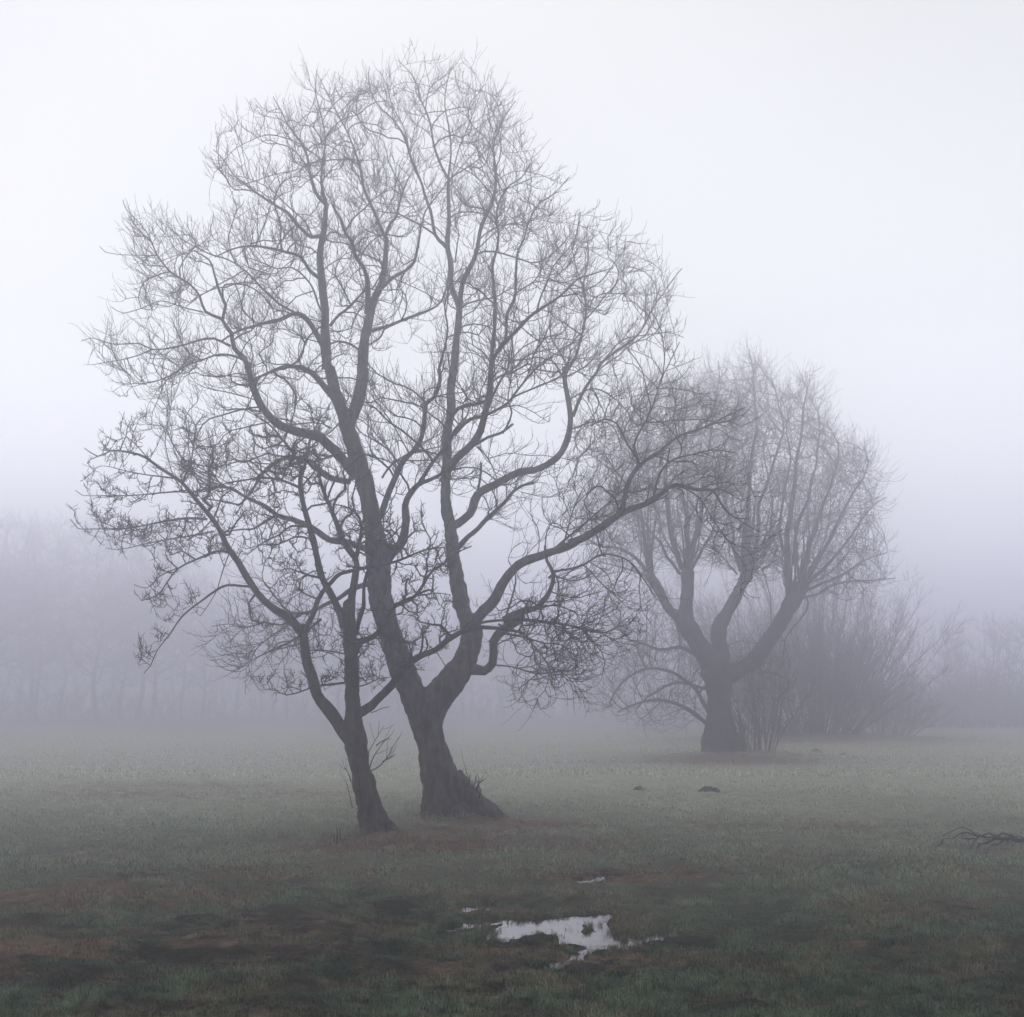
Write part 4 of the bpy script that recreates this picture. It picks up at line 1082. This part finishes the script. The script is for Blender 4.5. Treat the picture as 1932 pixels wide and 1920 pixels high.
for k, (px, H, n) in enumerate([(1414, 2.8, 14), (1446, 4.2, 16)]):
    xx = P(px, 1424, 55.5)
    shoot_bush('sapling_clump', ['short clump of thin saplings against the right side of the pollarded trunk', 'taller leaning clump of thin saplings between the pollarded trunk and the domed shrub'][k],
               'saplings', float(xx[0]), 55.5 + k * .8, n, .45, H, .45, 50 + k, M_twig_far, .03, 4, .006, group='saplings beside the pollarded tree')

# ------------------------------------------------------------------ far wood, hedge and thin trees
def far_tree_arrays(seed, H, W, n=170):
    t = Tree(seed); g = np.random.default_rng(seed)
    k = int(H / .9)
    p = np.array([[.3 * math.sin(i * .5 + seed), 0, i * .9 * .75] for i in range(k)]) * np.array([1, 1, 1.])
    for i in range(k):
        t.P.append(p[i]); t.par.append(i - 1); t.R.append(.22 * (1 - i / k * .8)); t.limb.append(0); t.open.append(i > k * .2)
    t.limbs.append(dict(part='trunk', P=p, R=np.array(t.R)))
    q = g.normal(size=(n, 3)); q /= np.linalg.norm(q, axis=1)[:, None]; q *= (g.random(n) ** .4)[:, None]
    att = q * np.array([W, W * .8, H * .44]) + np.array([0, 0, H * .6])
    t.grow(att, .6, 9, .9, iters=40, trop=(0, 0, .3), jit=.25)
    att = (q := g.normal(size=(n * 5, 3))) / np.linalg.norm(q, axis=1)[:, None] * (g.random(n * 5) ** .4)[:, None] * np.array([W, W * .8, H * .44]) + np.array([0, 0, H * .6])
    t.grow(att, .45, 2.5, .5, iters=30, trop=(0, 0, .35), jit=.3)
    t.sprays(n * 6, 1.5, 3, .4, .2)
    t.radii(.016, 2.4)
    Pn = np.array(t.P); Rf = np.array(t.R)
    cp = []; cr_ = []
    for c in t.crown_chains():
        cp.append(Pn[c]); r = Rf[c].copy(); r[0] = r[1]; cr_.append(r)
    V, q_, tr2 = tubes(cp, cr_, 3, seed=seed)
    Vt, qt, tt = tubes([p], [np.array([l for l in t.limbs[0]['R']])], 8, seed=seed)
    return (V, q_, tr2), (Vt, qt, tt)
protos = [far_tree_arrays(900 + k, [17, 15, 19][k], [4.6, 4.2, 5.0][k]) for k in range(3)]
gW = np.random.default_rng(77)
parts = []
# skyline of the wood on the left and of its lower end behind the trees
def skyline(px): return np.interp(px, [-500, 0, 120, 250, 330, 450, 600, 900, 1150, 1400], [940, 955, 965, 985, 1030, 1075, 1110, 1150, 1190, 1230])
for k in range(58):
    px = -420 + 1720 * (k + gW.random() * .9) / 58; Yd = gW.uniform(155, 215)
    top = P(px, skyline(px) + gW.normal(0, 16), Yd); x0, z1 = float(top[0]), float(top[2])
    ip = int(gW.integers(3)); pr = protos[ip]; Hh = [17, 15, 19][ip]
    s_ = z1 / (Hh * 1.06); a = gW.random() * 6.28
    for (V, q_, t_) in pr:
        V2 = V.copy() * s_
        V2 = np.stack([V2[:, 0] * math.cos(a) - V2[:, 1] * math.sin(a), V2[:, 0] * math.sin(a) + V2[:, 1] * math.cos(a), V2[:, 2]], -1) + np.array([x0, Yd, -.2])
        parts.append((V2, q_, t_))
V, q_, t_ = merge(parts)
tag(link_mesh('far_wood', V, [q_, t_], M_twig_far), 'dim mass of bare woodland fading into fog at the far left', 'wood', kind='stuff')
# scrub under and beyond the wood
def scrub(name, label, boxes, seed, mat, tipr=.02):
    g = np.random.default_rng(seed); cp, cr_ = [], []
    for (xa, xb, ya, yb, H, n) in boxes:
        for i in range(n):
            x0 = g.uniform(xa, xb); y0 = g.uniform(ya, yb); hh = H * g.uniform(.4, 1.0) * (1 + .2 * math.sin(x0 * .35))
            d = np.array([g.normal(0, .35), g.normal(0, .25), 1.]); d /= np.linalg.norm(d); p = [np.array([x0, y0, -.1])]
            for k in range(5):
                d = d + g.normal(0, .2, 3); d /= np.linalg.norm(d); p.append(p[-1] + d * hh / 5)
            p = np.array(p); cp.append(p); cr_.append(np.linspace(.045, tipr, 6))
            for k in range(7):
                j = int(g.integers(1, 5)); e = d + g.normal(0, .6, 3); l_ = hh * g.uniform(.15, .4)
                cp.append(np.array([p[j], p[j] + e * l_ * .5, p[j] + (e + [0, 0, .3]) * l_])); cr_.append(np.array([tipr * 1.3, tipr, tipr * .7]))
    V, q_, t_ = tubes(cp, cr_, 3, seed=seed)
    return tag(link_mesh(name, V, [q_, t_], mat), label, 'scrub', kind='stuff')
scrub('far_scrub', 'low tangled scrub under the far wood and along the far edge of the meadow', [(-90, 25, 150, 190, 4.6, 700), (20, 60, 145, 170, 4.0, 300)], 61, M_twig_far)
scrub('far_hedge', 'faint overgrown hedge at the far right edge of the meadow', [(28, 75, 118, 132, 4.6, 1500)], 62, M_twig_far)
labs = ['faint thin tree beyond the hedge, nearest the domed shrub', 'wider faint tree with a forked top above the hedge at the right edge', 'tallest faint tree at the right edge behind the hedge']
for k, (px, top, w_) in enumerate([(1790, 1195, 1.2), (1870, 1160, 2.6), (1935, 1150, 3.2)]):
    tp_ = P(px, top, 128 + 3 * k); Hh = float(tp_[2])
    (V, q_, t_), (Vt, qt, tt) = far_tree_arrays(950 + k, Hh / 1.05, w_, 70)
    r_ = empty('distant_tree', (float(tp_[0]), 128 + 3 * k, 0)); o3 = np.array(r_.location)
    link_mesh('crown', V + o3, [q_, t_], M_twig_far, r_); link_mesh('trunk', Vt + o3, [qt, tt], M_twig_far, r_)
    tag(r_, labs[k], 'tree', 'faint trees beyond the hedge')
# a few extra shrubs of the coppice row, softer behind the dome
for k, (px, Yd, H, n) in enumerate([(1668, 92, 5.0, 60), (1470, 84, 8.6, 80)]):
    xx = P(px, 1380, Yd)
    shoot_bush('round_shrub', ['lower rounded shrub fading out at the right flank of the domed shrub', 'tall thin-stemmed shrub behind the left flank of the domed shrub'][k], 'shrub', float(xx[0]), Yd, n, 1.8, H, 1.0, 70 + k, M_twig_far, .04, 7, .009)

# ------------------------------------------------------------------ molehills, dead stem, fallen branch
M_soil, N, L, b = principled('dark_soil')
b.inputs['Base Color'].default_value = (0.022, 0.015, 0.013, 1); b.inputs['Roughness'].default_value = 1
n = N.new('ShaderNodeTexNoise'); n.inputs['Scale'].default_value = 30; n.inputs['Detail'].default_value = 5
bp = N.new('ShaderNodeBump'); bp.inputs['Distance'].default_value = .04; L.new(n.outputs['Fac'], bp.inputs['Height']); L.new(bp.outputs[0], b.inputs['Normal'])
for k, (px, py, r, lab) in enumerate(mole_px):
    c_ = G(px, py); na = 28; nr = 9
    V = []
    for j in range(nr + 1):
        for i_ in range(na):
            a = i_ / na * 2 * math.pi; t = j / nr
            rr = r * (.92 + .38 * vnoise(np.array([math.cos(a) * 1.7 + k]), np.array([math.sin(a) * 1.7]), 5)[0]) * (1 - t)
            x = c_[0] + rr * math.cos(a) * 1.1; y = c_[1] + rr * math.sin(a)
            zz = .40 * r * (1 - (1 - t) ** 2.2) * (1 + .45 * vnoise(np.array([x * 17]), np.array([y * 17]), 6)[0] + .3 * vnoise(np.array([x * 40]), np.array([y * 40]), 8)[0])
            V.append((x, y, height(x, y) - .01 + zz if j == 0 else zb + zz))
            if i_ == 0 and j == 0: zb = height(float(c_[0]), float(c_[1])) - .02
    ii = np.arange((nr + 1) * na).reshape(nr + 1, na)
    q_ = np.stack([ii[:-1], np.roll(ii[:-1], -1, 1), np.roll(ii[1:], -1, 1), ii[1:]], -1).reshape(-1, 4)
    o = link_mesh('molehill', V, [q_], M_soil)
    tag(o, lab or 'small dark molehill far out on the grass near the pollarded tree and shrubs', 'molehill', 'molehills on the meadow')
base = G(637, 1592)
cp = []; cr_ = []
g = np.random.default_rng(4)
for px, top in [(630, 1573), (636, 1562), (641, 1566), (634, 1578), (645, 1582)]:
    a_ = P(px + 1, 1594, base[1]); b_ = P(px, top, base[1] + g.normal(0, .05)); m_ = (a_ + b_) / 2 + g.normal(0, .012, 3)
    cp.append(np.array([a_, m_, b_])); cr_.append(np.array([.012, .01, .008]))
V, q_, t_ = tubes(cp, cr_, 5)
tag(link_mesh('dead_stem', V, [q_, t_], M_twig_front), 'tuft of short dead stems on the grass left of the slim front tree', 'dead stems')
ZF = (1700.2, 1530, .12)
YF = 22.6
fb = empty('fallen_branch', (float(P(1940, 1590, YF)[0]), YF, 0))
tag(fb, 'dark fallen branch with arching twigs lying on the grass at the right edge', 'fallen branch')
main = [(2700,500),(2300,520),(1932,478),(1820,470),(1720,440),(1600,450),(1500,440),(1400,475),(1300,520)]
side = [[(1760,420),(1680,380),(1600,352),(1540,385),(1470,400),(1390,350),(1310,380),(1230,402),(1160,370),(1100,320),(960,265),(800,320),(650,400)],
        [(1500,400),(1420,420),(1200,400),(1100,362),(1000,340),(900,372),(820,440),(740,435),(650,455),(600,540)],
        [(1230,400),(1150,480),(1120,540),(1080,600)], [(1620,455),(1560,500),(1500,545),(1420,610),(1350,660),(1290,665)],
        [(1160,440),(1080,440),(960,435),(950,390),(1020,350)], [(1650,460),(1700,500),(1735,490),(1720,455)], [(1500,430),(1350,415),(1250,385),(1170,340)],
        [(1420,480),(1330,520),(1260,515)], [(1560,410),(1480,440),(1380,460),(1300,430)], [(1240,520),(1190,600),(1200,650)], [(1830,440),(1780,400),(1700,370)],
        [(2000,480),(1900,420),(1820,400),(1760,430)], [(2200,510),(2100,440),(2000,400),(1930,420)], [(650,450),(640,520),(560,560),(540,600)]]
gF = np.random.default_rng(15)
def fpath(pts, w0, w1, name, par):
    px = [ZF[0] + ZF[2] * a for a, b in pts]; py = [ZF[1] + ZF[2] * b for a, b in pts]
    Yd = YF + gF.uniform(-.25, .25) + np.linspace(0, gF.uniform(-.3, .3), len(pts))
    q = P(px, py, Yd)
    gz = ground_extra(q[:, 0], q[:, 1])[0]
    # low points lie on the grass, the rest arches above it
    under = q[:, 2] < gz + .015
    for i_ in np.nonzero(under)[0]:
        gq = G(px[i_], py[i_]); q[i_, 0], q[i_, 1] = gq; q[i_, 2] = height(float(gq[0]), float(gq[1])) + .02
    c = catmull(np.c_[q, np.linspace(w0, w1, len(q))], .05)
    V, q_, t_ = tubes([c[:, :3]], [c[:, 3]], 6, rough=.06, seed=3)
    link_mesh(name, V, [q_, t_], M_twig_front, par)
fpath(main, .05, .014, 'stem', fb)
for s_ in side: fpath(s_, .013, .006, 'twig', fb)

# ------------------------------------------------------------------ haze
mh = bpy.data.materials.new('haze'); mh.use_nodes = True
N = mh.node_tree.nodes; L = mh.node_tree.links
for n in list(N): N.remove(n)
out = N.new('ShaderNodeOutputMaterial'); pv = N.new('ShaderNodeVolumePrincipled')
pv.inputs['Color'].default_value = (*HAZE_COLOR, 1); pv.inputs['Density'].default_value = HAZE_DENSITY
pv.inputs['Anisotropy'].default_value = 0.88
L.new(pv.outputs[0], out.inputs['Volume'])
xa, xb, ya, yb, za, zb_ = -640., 640., -110., 1000., -1.6, 24.
V = np.array([(x, y, z) for z in (za, zb_) for y in (ya, yb) for x in (xa, xb)])
q_ = np.array([(0, 2, 3, 1), (4, 5, 7, 6), (0, 1, 5, 4), (2, 6, 7, 3), (0, 4, 6, 2), (1, 3, 7, 5)])
tag(link_mesh('haze', V, [q_], mh, smooth=False), 'even pale fog lying over the whole meadow', kind='stuff')
